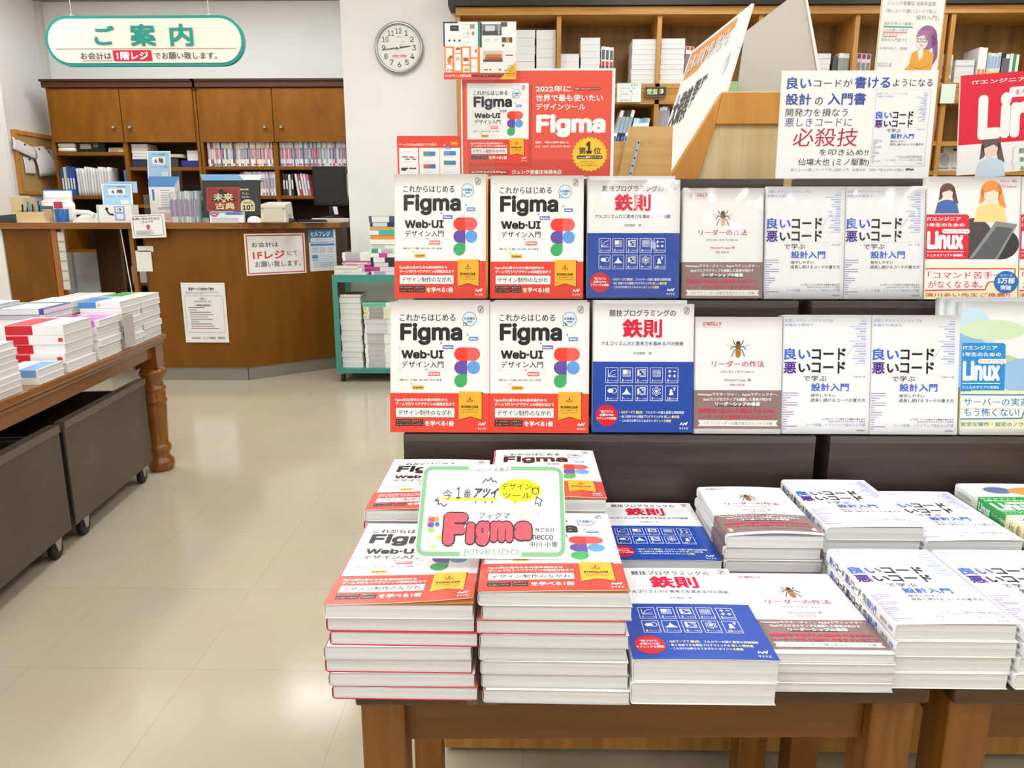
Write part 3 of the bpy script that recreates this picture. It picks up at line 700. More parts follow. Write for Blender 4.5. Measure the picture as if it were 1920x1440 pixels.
# ---------------------------------------------------------------- cabinets behind the counter
CY0, CZT, CZB = 7.1, 2.345, 1.895        # door plane, top and bottom of the doors
LV1, LV2, LV3 = 1.662, 1.40, 1.165       # shelf tops in the right unit
def cabinet(label, xa, xm, xb, shelves):
    e = tag(empty('wall_cabinet', (xa, CY0, 0)), label, 'cabinet'); wdt = xb - xa; mid = xm - xa
    mb = MB(); D = .34
    mb.box(0, .025, 0, D, .9, CZT, veneer_m); mb.box(wdt - .025, wdt, 0, D, .9, CZT, veneer_m); mb.box(mid - .02, mid + .02, .004, D, .9, CZT, veneer_m)
    mb.box(0, wdt, D, D + .02, .9, CZT, M('3a2410', .6)); mb.box(.025, wdt - .025, .012, D, CZB - .02, CZB, veneer_m); mb.box(0, wdt, 0, D, .88, .9, veneer_m)
    mb.build('carcass', e)
    MB().box(-.02, wdt + .01, -.03, D + .02, CZT, CZT + .05, M('4a2a0e', .4)).box(-.03, wdt + .01, -.045, D + .02, CZT + .05, CZT + .068, M('3c210a', .4)).build('cornice', e)
    for s0, s1, kx in ((.028, mid - .004, mid - .075), (mid + .004, wdt - .028, mid + .075)):
        d = MB().box(s0, s1, -.012, .008, CZB - .022, CZT - .006, veneer_m).build('door', e, bevel=.002)
        MB().lathe([(.007, -.012), (.007, -.024), (.017, -.03), (.018, -.038), (.01, -.044)], M('a8a294', .3, .8), c=(kx, 0, 2.0), ax='y', n=16).build('knob', d)
    for s0, s1, z in shelves:
        MB().box(s0 - xa, s1 - xa, .006, D, z - .03, z, veneer_m).build('shelf', e)
    return e
XA, XB, XC, XD, XE = -4.345, -3.675, -2.98, -2.29, -1.60
cabinet('brown veneer cupboard unit nearest the corkboard with binders on its open shelves', XA, XB, XC - .004, ((XA + .025, XB - .02, 1.79), (XA + .025, XB - .02, 1.40), (XB + .02, XC - .03, 1.655), (XB + .02, XC - .03, 1.32)))
cabinet('brown veneer cupboard unit beside the white column with magazines on its open shelves', XC + .004, XD, XE, ((XC + .03, XD - .02, LV1), (XD + .02, XE - .025, LV1), (XC + .03, XD - .02, LV2), (XD + .02, XE - .025, LV2)))
def magazines(x0, x1, z, hh, label, group, pal, lean_from=None, dep=.2, seed=1):
    rr = random.Random(seed); x = x0
    while x < x1 - .006:
        w = rr.choice((.009, .012, .015, .02)); h = hh * rr.choice((1, 1, 1, .985, .97)); c = rr.choice(pal)
        acc = ((.03, .12, rr.choice(('d8465a', 'f0efe9', '4a5a8a', '9a3a4a', '6a6a6a', 'e8b4c4'))), (.3, .75, rr.choice(('8a8a90', 'd0556a', '50608a', 'c9c9c4', 'b0aab8'))))
        small_book('stand', w, dep, h, c, acc, 'magazine', (x, CY0 + .03, z), label=label, cat='magazine', group=group); x += w + .0008
PAL = ('e9e6e2', 'e9e6e2', 'f2efec', 'dfdcd8', 'd9a0ae', 'c05a6c', 'b8c0d4', 'cfd8d4', 'e6d69a', 'f4f2ee', '5a5a6a', 'e4e0e4')
PAL2 = ('e6e6e4', 'dfe4e4', 'c6d6dc', '9ab4c8', 'e8e2e2', 'd8b6c4', '70707a', 'f0f0ee', '5f9aa8', 'e2c2b0', 'ccd2da')
magazines(XC + .05, XD - .035, LV1, .215, 'thin magazine in the packed row right under the third cupboard door', 'magazines under the third cupboard door', PAL, seed=2)
magazines(XD + .03, XE - .03, LV1, .218, 'thin magazine in the packed row under the cupboard door by the column', 'magazines under the door by the column', PAL2, seed=5)
magazines(XC + .34, XD - .035, LV2, .215, 'thin magazine on the lower shelf behind the beige printer', 'magazines on the shelf behind the printer', PAL, seed=9)
for i in range(9):
    small_book('stand', .02, .2, .2 - .004 * (i % 3), ('3a3438', '4a3a48', 'd8d4d0', '2e3440', 'e8e4e0', 'b8505e', 'e8d4da', 'c8dce4', 'd07a86')[i], ((.3, .7, 'd8d8d4'),), 'magazine',
               (XD + .04 + .026 * i + (.03 if i > 3 else 0), CY0 + .03, LV2), tilt=R(0 if i < 4 else -7), label='magazine leaning on the lower shelf behind the computer screen', cat='magazine', group='magazines behind the computer screen')
for i in range(5):
    small_book('stand', .022, .2, .2, ('5a6070', 'd0d4da', '8a6a7a', '4a5a78', 'c8b0b8')[i], (), 'magazine', (XE - .15 + .024 * i, CY0 + .03, LV2), label='dark magazine on the lower shelf between the screen and the column', cat='magazine', group='magazines between screen and column')

# things on the shelves of the unit by the corkboard
def thing1(name, mb, label, cat, loc=(0, 0, 0), rz=0, group=None, bevel=0, rot=None):
    return tag(mb.build(name, None, loc, rot or (0, 0, rz), bevel), label, cat, group)
z = 1.79
for i in range(4):
    for j in range(2):
        mb = MB(); mb.lathe([(.018, 0), (.02, .004), (.02, .15), (.014, .154), (.006, .156)], M('e9e7e0', .4), n=14, ax='x')
        thing1('label_roll', mb, 'small white roll stacked at the end of the top shelf under the first door', 'roll', (XA + .04, CY0 + .03 + .042 * i, z + .021 + .041 * j), group='white rolls on the top shelf')
mb = MB().box(0, .26, 0, .2, 0, .095, M('1d1c1d', .5)); mb.box(.03, .13, -.001, 0, .03, .075, M('b9b8b0', .5)); mb.box(.15, .2, -.001, 0, .045, .08, M('77776f', .5))
thing1('storage_box', mb, 'black box with pale printing beside white rolls', 'box', (XA + .2, CY0 + .04, z))
small_book('spine', .15, .11, .022, 'e9dfc0', ((.1, .6, 'b0a0c8'),), 'paperback', (XA + .49, CY0 + .04, z), label='pale book lying beneath the yellow one on the top shelf')
small_book('spine', .14, .11, .018, 'd8b848', (), 'paperback', (XA + .485, CY0 + .05, z + .0235), label='yellow book lying on a pale one on the top shelf')
z = 1.40
for i, c in enumerate(('2a5aa8', 'dcd0b0', '3068b4', '3a5f9a', '2a5aa8')):
    thing1('ring_binder', MB().box(0, .022, 0, .22, 0, .25 + .008 * (i % 3), M(c, .5)).box(.004, .018, -.001, 0, .06, .16, M('e8e6e0', .5)), ('blue', 'cream', 'light blue', 'slate blue', 'deep blue')[i] + ' upright binder on the middle shelf, %s from the corkboard end' % ('first', 'second', 'third', 'fourth', 'fifth')[i], 'binder', (XA + .03 + .026 * i, CY0 + .02, z), bevel=.002)
rr = random.Random(4)
for i in range(12):
    x = XA + .175 + .026 * i; h = .25 + rr.uniform(-.01, .012); b = rr.uniform(-.003, .003)
    mb = MB(); mb.sheet(lambda u, v: (.003 * math.sin(3 * v + i) + b * v, .2 * u, h * v), 3, 6, M(('e4e3e2', 'd9d8d8', 'edecea')[i % 3], .3), .016)
    thing1('paper_sheaf', mb, 'white plastic sleeve of papers packed upright beside the blue binders', 'paper', (x + .018, CY0 + .015, z), group='white paper sleeves beside the binders')
thing1('tape_roll', MB().lathe([(.02, 0), (.032, 0), (.032, .02), (.02, .02)], M('c8a83a', .4), n=18), 'yellow tape roll lying at the end of the paper sleeves', 'tape', (XA + .55, CY0 + .08, z))
thing1('file_folder', MB().box(0, .02, 0, .2, 0, .23, M('3a86c8', .4)), 'bright blue folder upright against the cupboard post', 'folder', (XB - .05, CY0 + .02, z))
z = 1.655
for i in range(5):
    small_book('pages', .15, .2, .026, ('ded2b0', 'e8dfc4', 'd9cfae', 'efe8d2', 'cdbf98')[i], (), 'paperback', (XB + .04 + .004 * (i % 2), CY0 + .03, z + .001 + .072 + .027 * i), label=ORD[4 - i] + ' of the cream books piled on the navy box', group='cream books on the navy box')
thing1('storage_box', MB().box(0, .19, 0, .22, 0, .07, M('262b4a', .5)), 'navy box under cream books behind the blue floor sign', 'box', (XB + .03, CY0 + .03, z), bevel=.002)
for i in range(4):
    mb = MB(); mb.sheet(lambda u, v: (.26 * u, .2 * v, .004 * math.sin(3 * u)), 8, 2, M(('e6dfcf', 'd8cfb8', 'efece4', 'c8b894')[i], .6), .006)
    thing1('paper_stack', mb, ORD[3 - i] + ' of the loose papers piled between the boxes on the shelf', 'paper', (XB + .24, CY0 + .05, z + .0935 + .0075 * i), group='loose papers between the boxes')
thing1('paper_tray', MB().box(0, .2, 0, .2, 0, .085, M('3a3a3c', .5)), 'dark tray holding the loose papers between two boxes', 'tray', (XB + .25, CY0 + .06, z), bevel=.003)
thing1('storage_box', MB().box(0, .16, 0, .2, 0, .06, M('1f2878', .4)), 'royal blue box with white card stacks on top', 'box', (XC - .20, CY0 + .02, z), bevel=.002)
for i in range(4):
    small_book('pages', .1, .14, .022, 'e9e7e4', (), 'card_stack', (XC - .15, CY0 + .05, z + .061 + .0225 * i), label=ORD[3 - i] + ' white card block on the royal blue box', cat='paper', group='white card blocks on the blue box')

# ---------------------------------------------------------------- corkboard on the side wall
cbd = tag(empty('cork_board', (-4.567, 6.9, 1.5)), 'wood framed corkboard with papers pinned on it', 'board')
mb = MB().box(0, .02, 0, .515, -.06, .43, cork_m); mb.build('cork_panel', cbd)
mb = MB().box(-.002, .032, -.03, 0, -.09, .465, frame_m).box(-.002, .032, .515, .535, -.09, .465, frame_m).box(-.002, .032, 0, .515, .43, .465, frame_m).box(-.002, .032, 0, .515, -.09, -.06, frame_m); mb.build('frame', cbd)
def pinned(y0, z1, wd, ht, lbl, roll=0, sag=.03, c='eceae7'):
    e = tag(empty('notice_sheet', (-4.54, y0, z1), rot=(R(roll), 0, 0)), lbl, 'paper')
    mb = MB(); mb.sheet(lambda u, v: (sag * math.sin(2.2 * (1 - v)) * (.5 + u) + .002, wd * u, -ht + ht * v), 8, 8, M(c, .6), .0008); mb.build('sheet', e)
    MB().lathe([(.004, 0), (.009, .006), (.006, .014)], M('2c2c2c', .4), c=(.006, wd * .5, -.02), ax='x', n=10).build('pin', e)
pinned(6.84, 1.90, .30, .11, 'wide printed sheet pinned across the upper corkboard corner', -14, .02)
pinned(6.95, 1.74, .14, .15, 'small square note pinned low on the corkboard', 0, .01)
pinned(7.08, 1.83, .19, .26, 'crumpled bundle of sheets hanging in the middle of the corkboard', 8, .06, 'e2e1df')
pinned(7.25, 1.83, .15, .24, 'grey sheet pinned at the cupboard end of the corkboard', 0, .02, 'd6d6d4')

# ---------------------------------------------------------------- information counter
ctr = tag(empty('service_counter', (0, 0, 0)), 'long brown veneer information counter with an angled end', 'counter')
P0, P1, P2 = (-2.76, 5.47), (-2.08, 5.47), (-1.5, 5.985)
CTZ = 1.165
flat_ = lambda u, v, h: (u, v, h)
mb = MB(); mb.prism([(-4.56, 5.425), (-2.07, 5.425), (-1.46, 5.965), (-1.46, 6.4), (-4.56, 6.4)], flat_, CTZ - .045, CTZ, counter_top_m); mb.build('countertop', ctr, bevel=.003)
for A, B in ((P0, P1), (P1, P2)):
    dx, dy = B[0] - A[0], B[1] - A[1]; l = math.hypot(dx, dy); nx, ny = -dy / l * .03, dx / l * .03
    MB().prism([A, B, (B[0] + nx, B[1] + ny), (A[0] + nx, A[1] + ny)], flat_, .1, CTZ - .045, counter_m).build('front_panel', ctr)
    MB().prism([(A[0], A[1] + .012), (B[0] - .008, B[1] + .012), (B[0] + nx, B[1] + ny + .02), (A[0] + nx, A[1] + ny + .02)], flat_, 0, .1, M('8b877c', .35, .3)).build('kick_plate', ctr)
MB().box(-1.53, -1.5, 5.99, 6.39, 0, CTZ - .045, counter_m).build('end_panel', ctr)
MB().box(-2.79, -2.75, 5.5, 6.2, .02, CTZ - .045, counter_m).build('side_panel', ctr)
MB().box(-2.87, -2.84, 5.46, 5.5, 0, CTZ - .045, M('8a5a22', .4)).build('post', ctr)
MB().box(-3.795, -3.45, 5.47, 5.5, .1, CTZ - .045, counter_m).build('front_panel', ctr)
MB().box(-3.795, -3.45, 5.48, 5.5, 0, .1, M('8b877c', .35, .3)).build('kick_plate', ctr)
MB().box(-3.44, -3.40, 5.46, 5.52, 0, CTZ - .045, M('a5642a', .4)).build('post', ctr)
mb = MB().box(-3.40, -3.1, 5.95, 5.97, .02, CTZ - .05, M('5a3818', .5)).box(-3.1, -3.08, 5.75, 6.2, .02, CTZ - .05, M('5c3a18', .5)).box(-3.08, -2.8, 6.18, 6.2, .02, CTZ - .05, M('4a3014', .5)).box(-3.08, -2.8, 5.8, 6.18, .68, .7, M('5a3a18', .5)).box(-3.08, -2.8, 5.8, 6.18, .45, .47, M('5a3a18', .5))
mb.build('inner_shelves', ctr)
thing1('storage_box', MB().box(0, .15, 0, .06, 0, .13, M('dad9d6', .4)), 'white box standing in the opening of the counter', 'box', (-3.07, 5.82, .86 - .16), bevel=.004)
for i in range(3):
    small_book('pages', .16 - .01 * i, .2, .012, ('e4e0d4', 'd9c27a', 'ecebe6')[i], (), 'paper_stack', (-3.05, 5.85, .4715 + .0125 * i), label=('lower white', 'middle yellowish', 'upper white')[i] + ' paper pad lying on the low shelf inside the counter', cat='paper')
mb = MB(); mb.box(0, .055, 0, .001, 0, .42, M('cfcac0', .5)); mb_a = Art(0, 0, 1, 6)
for i in range(6): mb_a.frame(.02, i + .02, .98, i + .98, .05, '9a958c', 2)
mb_a.emit(mb, lambda u, v, h: (u, -h - .0002, v), .055, .42, .0006)
thing1('label_strip', mb, 'pale strip of boxed labels hanging beside the counter post', 'label', (-3.395, 5.457, .68))
MB().tube([(-2.93, 5.47, 1.12), (-2.90, 5.47, .7), (-2.88, 5.47, .3)], .004, M('e4e2dc', .3)).build('cable', ctr)
pc = at(257, 463, Y=5.46); mb = MB().box(0, .115, 0, .002, 0, .04, M('e3e2dd', .4)); thing1('paper_sign', mb, 'narrow white plate over a taller one on the counter front', 'sign', (pc.x, 5.464, at(257, 472, Y=5.46).z))
pc = at(257, 509, Y=5.46); mb = MB().box(0, .115, 0, .002, 0, .15, M('e6e5e1', .4)); thing1('paper_sign', mb, 'tall white plate under a narrow one on the counter front', 'sign', (pc.x, 5.464, pc.z))

# notices taped to the front
ang = math.atan2(P2[1] - P1[1], P2[0] - P1[0])
def on_angle(px, py, off=.004):
    r = FW + RT * ((px - 960) / F) + UP * ((720 - py) / F); o = Vector((0, 0, CH)); nn = Vector((math.sin(ang), -math.cos(ang), 0)); q = Vector((P1[0], P1[1], 0)) + nn * off
    return o + r * ((q - o).dot(nn) / r.dot(nn))
a = Art(130, 265, 772, 740)
a.frame(146, 282, 756, 724, 11, 'c9403e', 2)
a.text('お会計は', 200, 362, 476, 420, '4a4a48', 0); a.text('1Fレジ', 206, 462, 540, 556, 'd2452c', .02); a.text('にて', 572, 470, 680, 524, '4a4a48', 0); a.text('お願い致します。', 222, 580, 712, 650, '4a4a48', 0)
bl, br_ = on_angle(463, 517), on_angle(575, 510); tl = on_angle(455, 436)
o = board('paper_notice', a, (br_ - bl).length, (tl - bl).length * .97, .002, bl, rz=ang, roll=0, base='efedea', step=.0006)
tag(o, 'red bordered cash desk notice taped on the counter front', 'notice')
a = Art(772, 262, 1085, 700)
a.rect(772, 262, 1058, 400, '3c86bf', 1); a.text('セルフレジ', 792, 285, 1020, 338, 'f4f4f2', .03); a.rrect(790, 352, 1056, 394, 18, 'e8eef2', 3); a.text('のご案内をしています', 812, 364, 1030, 382, '9aa8b4', .0)
a.rect(792, 412, 1066, 434, '4a8cc2', 2)
for i in range(3): a.rect(806 + i * 86, 450, 876 + i * 86, 510, 'c4d2dc', 2)
a.rect(802, 530, 868, 566, '5a94c8', 2); a.rect(802, 574, 868, 594, 'b9bfc4', 2)
for i in range(7): a.rect(885, 530 + i * 19, 1060 - 18 * (i % 3), 536 + i * 19, 'b8cbdc', 2)
for i in range(3): a.rect(806, 610 + i * 22, 1060 - 25 * i, 616 + i * 22, 'a8c4de', 2)
bl, br_ = on_angle(582, 509), on_angle(632, 504); tl = on_angle(575, 430)
tag(board('paper_notice', a, (br_ - bl).length, (tl - bl).length, .002, bl, rz=ang, base='e4e9ec', step=.0006), 'blue and white self checkout leaflet taped at the counter corner', 'notice')
a = Art(1350, 272, 1725, 735)
a.text('配送サービス改定のご案内', 1415, 308, 1630, 330, '3a3a3c', .02); a.rect(1385, 342, 1670, 346, 'b0b0b2', 2); a.rect(1385, 353, 1540, 357, 'b0b0b2', 2)
a.rframe(1374, 372, 1700, 655, 12, 3, 'a4a8c0', 2)
a.text('＜ 変更日 ＞', 1490, 386, 1565, 402, '6a6a6e', .01); a.text('2022年9月1日（木）', 1450, 408, 1600, 422, '6a6a6e', .01); a.text('＜ 変更後の配送料金 ＞', 1455, 437, 1602, 452, '4a4a4e', .02)
for i, (x0, x1, c) in enumerate(((1400, 1535, '5a5a60'), (1400, 1470, '9a9aa0'), (1410, 1590, '7a7a80'), (1410, 1610, '9a9aa0'), (1410, 1560, 'a0a0a6'), (1410, 1600, '7a7a80'), (1410, 1480, '9a9aa0'), (1410, 1590, '7a7a80'), (1410, 1610, 'c87a80'), (1410, 1650, '8a8a90'))):
    a.rect(x0, 460 + i * 18, x1, 466 + i * 18, c, 2)
a.text('MARUZEN　ジュンク堂書店　池袋本店', 1408, 690, 1690, 708, '4a4a50', .01)
bl = at(349, 642, Y=5.462)
tag(board('paper_notice', a, at(430, 642, Y=5.462).x - bl.x, at(343, 530, Y=5.462).z - bl.z, .002, bl, base='e6e5e4', step=.0006), 'long printed delivery notice taped low on the counter front', 'notice')
for i in range(2):
    x = -2.765 + 0 * i
# ---------------------------------------------------------------- on the counter (front edge at Y 5.43)
def cpos(px, Y=5.5): return at(px, 410, Y=Y).x
def ch(py, Y=5.5): return at(960, py, Y=Y).z
def floor_sign(px0, px1, ptop, pbot, Y, label, lean=8, dep=.0):
    a = Art(0, 0, 100, 130); a.rect(5, 5, 95, 125, 'a9cdec', 1)
    a.text('ジュンク堂書店', 20, 12, 80, 20, '5a80b0', .01); a.rect(22, 28, 78, 62, 'f6f6f4', 2); a.text('6 階', 32, 33, 70, 57, '2a2c30', .02)
    a.text('コンピュータ・理工', 12, 70, 88, 78, '6a8ab4', .01); a.rect(60, 95, 88, 118, 'dce6f0', 2)
    z0 = ch(pbot, Y); 
    return tag(board('floor_sign', a, cpos(px1, Y) - cpos(px0, Y), ch(ptop, Y) - z0, .004, (cpos(px0, Y), Y, z0), lean=lean, base='eef2f4', step=.0006), label, 'sign')
T0 = CTZ + .0005
# low acrylic stand that carries the signs and leaflets
def holder(x0, x1, y0, y1, h, label, backh=None):
    e = tag(empty('leaflet_holder', (x0, y0, T0)), label, 'holder'); wd = x1 - x0; dp = y1 - y0
    mb = MB().box(0, wd, 0, .003, 0, h, acryl_m).box(0, wd, dp - .003, dp, 0, backh or h * 1.6, acryl_m).box(0, .003, .003, dp - .003, 0, h, acryl_m).box(wd - .003, wd, .003, dp - .003, 0, h, acryl_m); mb.build('pocket', e)
    MB().box(0, wd, 0, dp, -.0003, .003, acryl_m).build('base', e)
    return e
x0, x1 = cpos(257), cpos(323); holder(x0, x1, 5.62, 5.72, .2, 'clear leaflet stand full of white forms beside the floor signs', .38)
rr = random.Random(8)
for i in range(6):
    a = Art(0, 0, 100, 140)
    a.rect(0, 0, 100, 9, '5a90cc', 1); a.rect(12, 18, 20, 60, '4a80c0', 2)
    for k in range(8): a.rect(45, 20 + k * 9, 92 - rr.randrange(25), 23 + k * 9, 'b4b8c0', 2)
    a.rect(6, 105, 94, 132, 'eec4c0', 2); a.text('取寄せ注文書', 30, 85, 80, 94, '8a8a90', .01)
    tag(board('leaflet', a, .225 - .006 * i, .33 - .012 * i, .006, (x0 + .012 + .004 * i, 5.712 - .011 * (i + 1), T0 + .0035), lean=1.5, base=('f0efee', 'e9e8e8', 'f3f2f0')[i % 3], step=.0006), 'white order form in the clear stand, %s counted from the front' % ('sixth', 'fifth', 'fourth', 'third', 'second', 'first')[i], 'leaflet', 'white forms in the clear stand')
floor_sign(285, 328, 281, 335, 5.74, 'pale blue floor sign standing highest above the clear leaflet stand').location.z = ch(335, 5.74)
MB().box(.09, .13, .006, .012, -.6 + .36, .02, acryl_m).build('stem', [o for o in bpy.data.objects if o.name.startswith('floor_sign')][-1])
floor_sign(196, 252, 344, 386, 5.56, 'pale blue floor sign with a pocket, second tallest beside the leaflet stand', lean=4)
a = Art(0, 0, 100, 60)
for k in range(3): a.rect(8, 10 + k * 16, 80 - 12 * k, 15 + k * 16, '5a84b8', 2)
tag(board('header_card', a, cpos(253) - cpos(198), .08, .004, (cpos(198), 5.575, ch(361, 5.575)), lean=4, base='a8c8e8', step=.0006), 'light blue strip card above the second floor sign', 'card')
MB()
a = Art(1035, 870, 1360, 1045)
a.line([(1180, 968), (1138, 962), (1118, 930), (1118, 910)], 16, '1f1f21'); a.poly([(1096, 918), (1140, 912), (1114, 892)], '1f1f21', 3); a.rect(1190, 885, 1290, 1025, '8ab0dc', 2); a.rect(1205, 895, 1276, 938, 'eef0f2', 3); a.text('6 階', 1215, 904, 1262, 928, '2a2c30', .02); a.rect(1205, 960, 1276, 1010, 'e4eaf0', 3)
mb = MB(); wd = cpos(255) - cpos(194); hh = ch(384) - T0
mb.box(0, wd, 0, .1, 0, hh, M('eeeeec', .4)); a.emit(mb, lambda u, v, h: (u, -h - .0002, v), wd, hh, .0006)
thing1('sign_box', mb, 'white counter block printed with a bent black arrow', 'sign', (cpos(194), 5.45, T0))
a = Art(1295, 975, 1665, 1225)
a.rframe(1318, 992, 1640, 1200, 14, 4, '4a5a66', 2); a.text('お問い合わせの方は', 1320, 996 + 10, 1612, 1034, '3a3c3e', .01); a.text('こちらです', 1395, 1040, 1540, 1068, '3a3c3e', .01)
a.poly([(1450, 1108), (1478, 1078), (1508, 1108)], 'd0485a', 3); a.rect(1465, 1104, 1494, 1136, 'd0485a', 3)
for k in range(4): a.rect(1342, 1148 + k * 12, 1535 - 30 * (k % 2), 1153 + k * 12, '8a8a8c', 2)
bl = at(249, 447, Y=5.41); br_ = at(311, 444, Y=5.41)
o = board('counter_sign', a, .245, at(245, 403, Y=5.41).z - bl.z, .003, (bl.x, 5.41, bl.z), lean=3, roll=-2, base='eeedeb', step=.0006)
tag(o, 'white enquiries sign with a red arrow hooked over the counter edge', 'sign'); MB().box(.07, .17, .003, .06, .148, .152, acryl_m).build('hook', o)
# magazine files standing right of the forms
rr = random.Random(12)
for i in range(16):
    w = .011; c = ('c8d0d4', 'd8d4da', 'e4e2e0', 'b0b8c4', 'e0d8d8', 'a4b4b8', '8a94a8')[rr.randrange(7)]
    small_book('stand', w, .18, .215 + rr.uniform(-.01, .01), c, ((.2, .75, ('9a8aa8', '7a98a8', 'c89aa8')[i % 3]),), 'pamphlet', (cpos(321) + .0125 * i, 5.5, T0), label='thin pamphlet in the upright row between order forms and teal guide', cat='pamphlet', group='upright pamphlets on the counter')
for i, (c, d, lb) in enumerate((('1d6a70', '28949c', 'dark teal guidebook standing at the end of the pamphlets'), ('2f9aa0', 'e6dc50', 'teal guidebook with a yellow stripe leaning behind the dark event sign'))):
    a = Art(0, 0, 100, 140); a.rect(0, 0, 100, 140, d if i == 0 else c, 1); a.rect(0, 14, 100, 34, 'e6dc50' if i else '2a8088', 2); a.rect(8, 60, 60, 80, '1c5a60', 2); a.rect(0, 118, 100, 140, 'e4e2dc', 2)
    tag(board('guidebook', a, .15, .23 - .02 * i, .012, (cpos(352 + i * 9), 5.6 - .03 * i, T0), lean=6, base=c, step=.0006), lb, 'book')
# dark event sign
a = Art(255, 495, 850, 935)
a.rect(290, 572, 652, 890, '8f332e', 1); a.frame(304, 588, 636, 876, 4, 'b8604e', 2); a.poly([(340, 755), (450, 590), (612, 755)], '2a2623', 3)
D = 'd9d2a4'
a.text('未来', 368, 655, 575, 752, D, .035, L=5); a.text('古典', 385, 775, 590, 862, D, .035, L=5); a.ell(477, 757, 24, 'c05a40', L=6); a.text('の', 462, 744, 492, 772, 'f0e8d0', .03, L=7)
a.rect(652, 597, 738, 616, D, 2); a.text('期間', 672, 600, 718, 613, '3a3a34', .01, L=5); a.text('9.1', 672, 645, 725, 670, 'e4e0d4', .01); a.text('木', 730, 655, 742, 668, 'e4e0d4', 0); a.text('10.9', 668, 690, 730, 714, 'e4e0d4', .01); a.text('日', 736, 700, 748, 713, 'e4e0d4', 0)
a.rrect(652, 733, 800, 884, 72, D, 2, (1, 1, 0, 0)); a.text('ジュンク堂', 690, 752, 762, 764, '3a3a34', .0); a.text('池袋本店', 676, 770, 772, 786, '3a3a34', .01); a.text('10', 672, 806, 752, 868, '2a2a26', .03); a.text('階', 760, 800, 785, 824, '2a2a26', .02); a.text('にて', 758, 835, 790, 862, '2a2a26', .02)
a.rect(330, 885, 570, 905, 'cfcab4', 2)
es = tag(board('event_sign', a, cpos(486, 5.5) - cpos(380, 5.5), .245, .03, (cpos(380, 5.5), 5.52, T0 + .052), lean=7, base='2f302f', step=.0006), 'dark framed event sign with a brick red panel on the counter', 'sign')
tp = at(376, 312, Y=5.55); MB().hexa([(0, .0, .247), (.44, .0, .247), (.44, .06, .247), (0, .06, .247)], [(-.015, .0, .29), (.40, .0, .29), (.40, .06, .29), (-.015, .06, .29)], M('7fb2e2', .4)).build('header_strip', es)
MB().hexa([(.30, -.006, .249), (.42, -.006, .249), (.42, .0, .249), (.30, .0, .249)], [(.27, -.006, .285), (.44, -.006, .285), (.44, .0, .285), (.27, .0, .285)], M('eeeeee', .4)).build('header_flap', es)
MB().box(.05, .37, -.03, .05, -.045, 0, M('2b2c2c', .5)).build('foot', es)
a = Art(370, 905, 710, 1010); a.rect(370, 905, 710, 935, '7aa4d8', 1); a.ell(420, 932, 34, 'd84a60', 22, 3); a.text('予約', 398, 922, 440, 942, 'f4e8e8', .01, L=5); a.rect(470, 915, 530, 955, 'e8ecf0', 3); a.rect(545, 912, 690, 930, '4a78b8', 2)
for k in range(3): a.rect(390, 965 + k * 13, 660, 971 + k * 13, 'b4c0d0', 2)
mb = MB(); wd, hh = cpos(463) - cpos(400), .075; mb.box(0, wd, 0, .03, 0, hh, M('eceef0', .4)); a.emit(mb, lambda u, v, h: (u, -h - .0002, v), wd, hh, .0006)
thing1('leaflet_box', mb, 'low white and blue leaflet box before the dark event sign', 'box', (cpos(400), 5.437, T0), bevel=.0)
thing1('dome_cover', MB().lathe([(.048, 0), (.05, .012), (.042, .03), (.024, .042), (.004, .046)], M('f2f2f2', .4)), 'small white dome beside the beige printer', 'dome', (cpos(480.5), 5.458, T0))
# receipt printer
pr = tag(empty('receipt_printer', (cpos(488), 5.5, T0)), 'beige receipt printer on the counter', 'printer')
wd = cpos(536) - cpos(488)
MB().hexa([(0, 0, 0), (wd, 0, 0), (wd, .2, 0), (0, .2, 0)], [(.004, .01, .13), (wd - .006, .01, .125), (wd - .01, .19, .15), (.004, .19, .15)], M('d8d2c0', .45)).build('body', pr, bevel=.006)
MB().box(.03, wd - .02, -.002, .004, .01, .1, M('cfc8b4', .45)).build('front_cover', pr, bevel=.001)
MB().box(.004, wd - .004, .0, .006, .1, .104, M('a39c88', .5)).build('paper_slot', pr)
MB().box(wd, wd + .008, .06, .12, .05, .06, M('b9b2a0', .5)).build('lever', pr)
thing1('computer_mouse', MB().lathe([(.03, 0), (.034, .01), (.026, .024), (.01, .03)], M('1e1e20', .35)), 'black mouse beside the beige printer', 'mouse', (cpos(545, 5.6), 5.6, T0))
kb = tag(empty('computer_keyboard', (cpos(556, 5.75), 5.75, T0)), 'black keyboard behind the mouse', 'keyboard')
MB().box(0, .2, 0, .13, 0, .016, M('1c1c1e', .4)).build('case', kb, bevel=.003)
mb = MB()
for r_ in range(5):
    for q in range(12): mb.box(.008 + q * .0155, .0215 + q * .0155, .012 + r_ * .022, .03 + r_ * .022, .016, .021, M('2a2a2c', .5))
mb.build('keys', kb)
thing1('paper_sheet', MB().box(0, .3, 0, .15, 0, .001, M('c4d2e2', .5)), 'pale blue sheet lying at the counter end', 'paper', (cpos(560, 5.5) - .02, 5.52 + .06, T0))
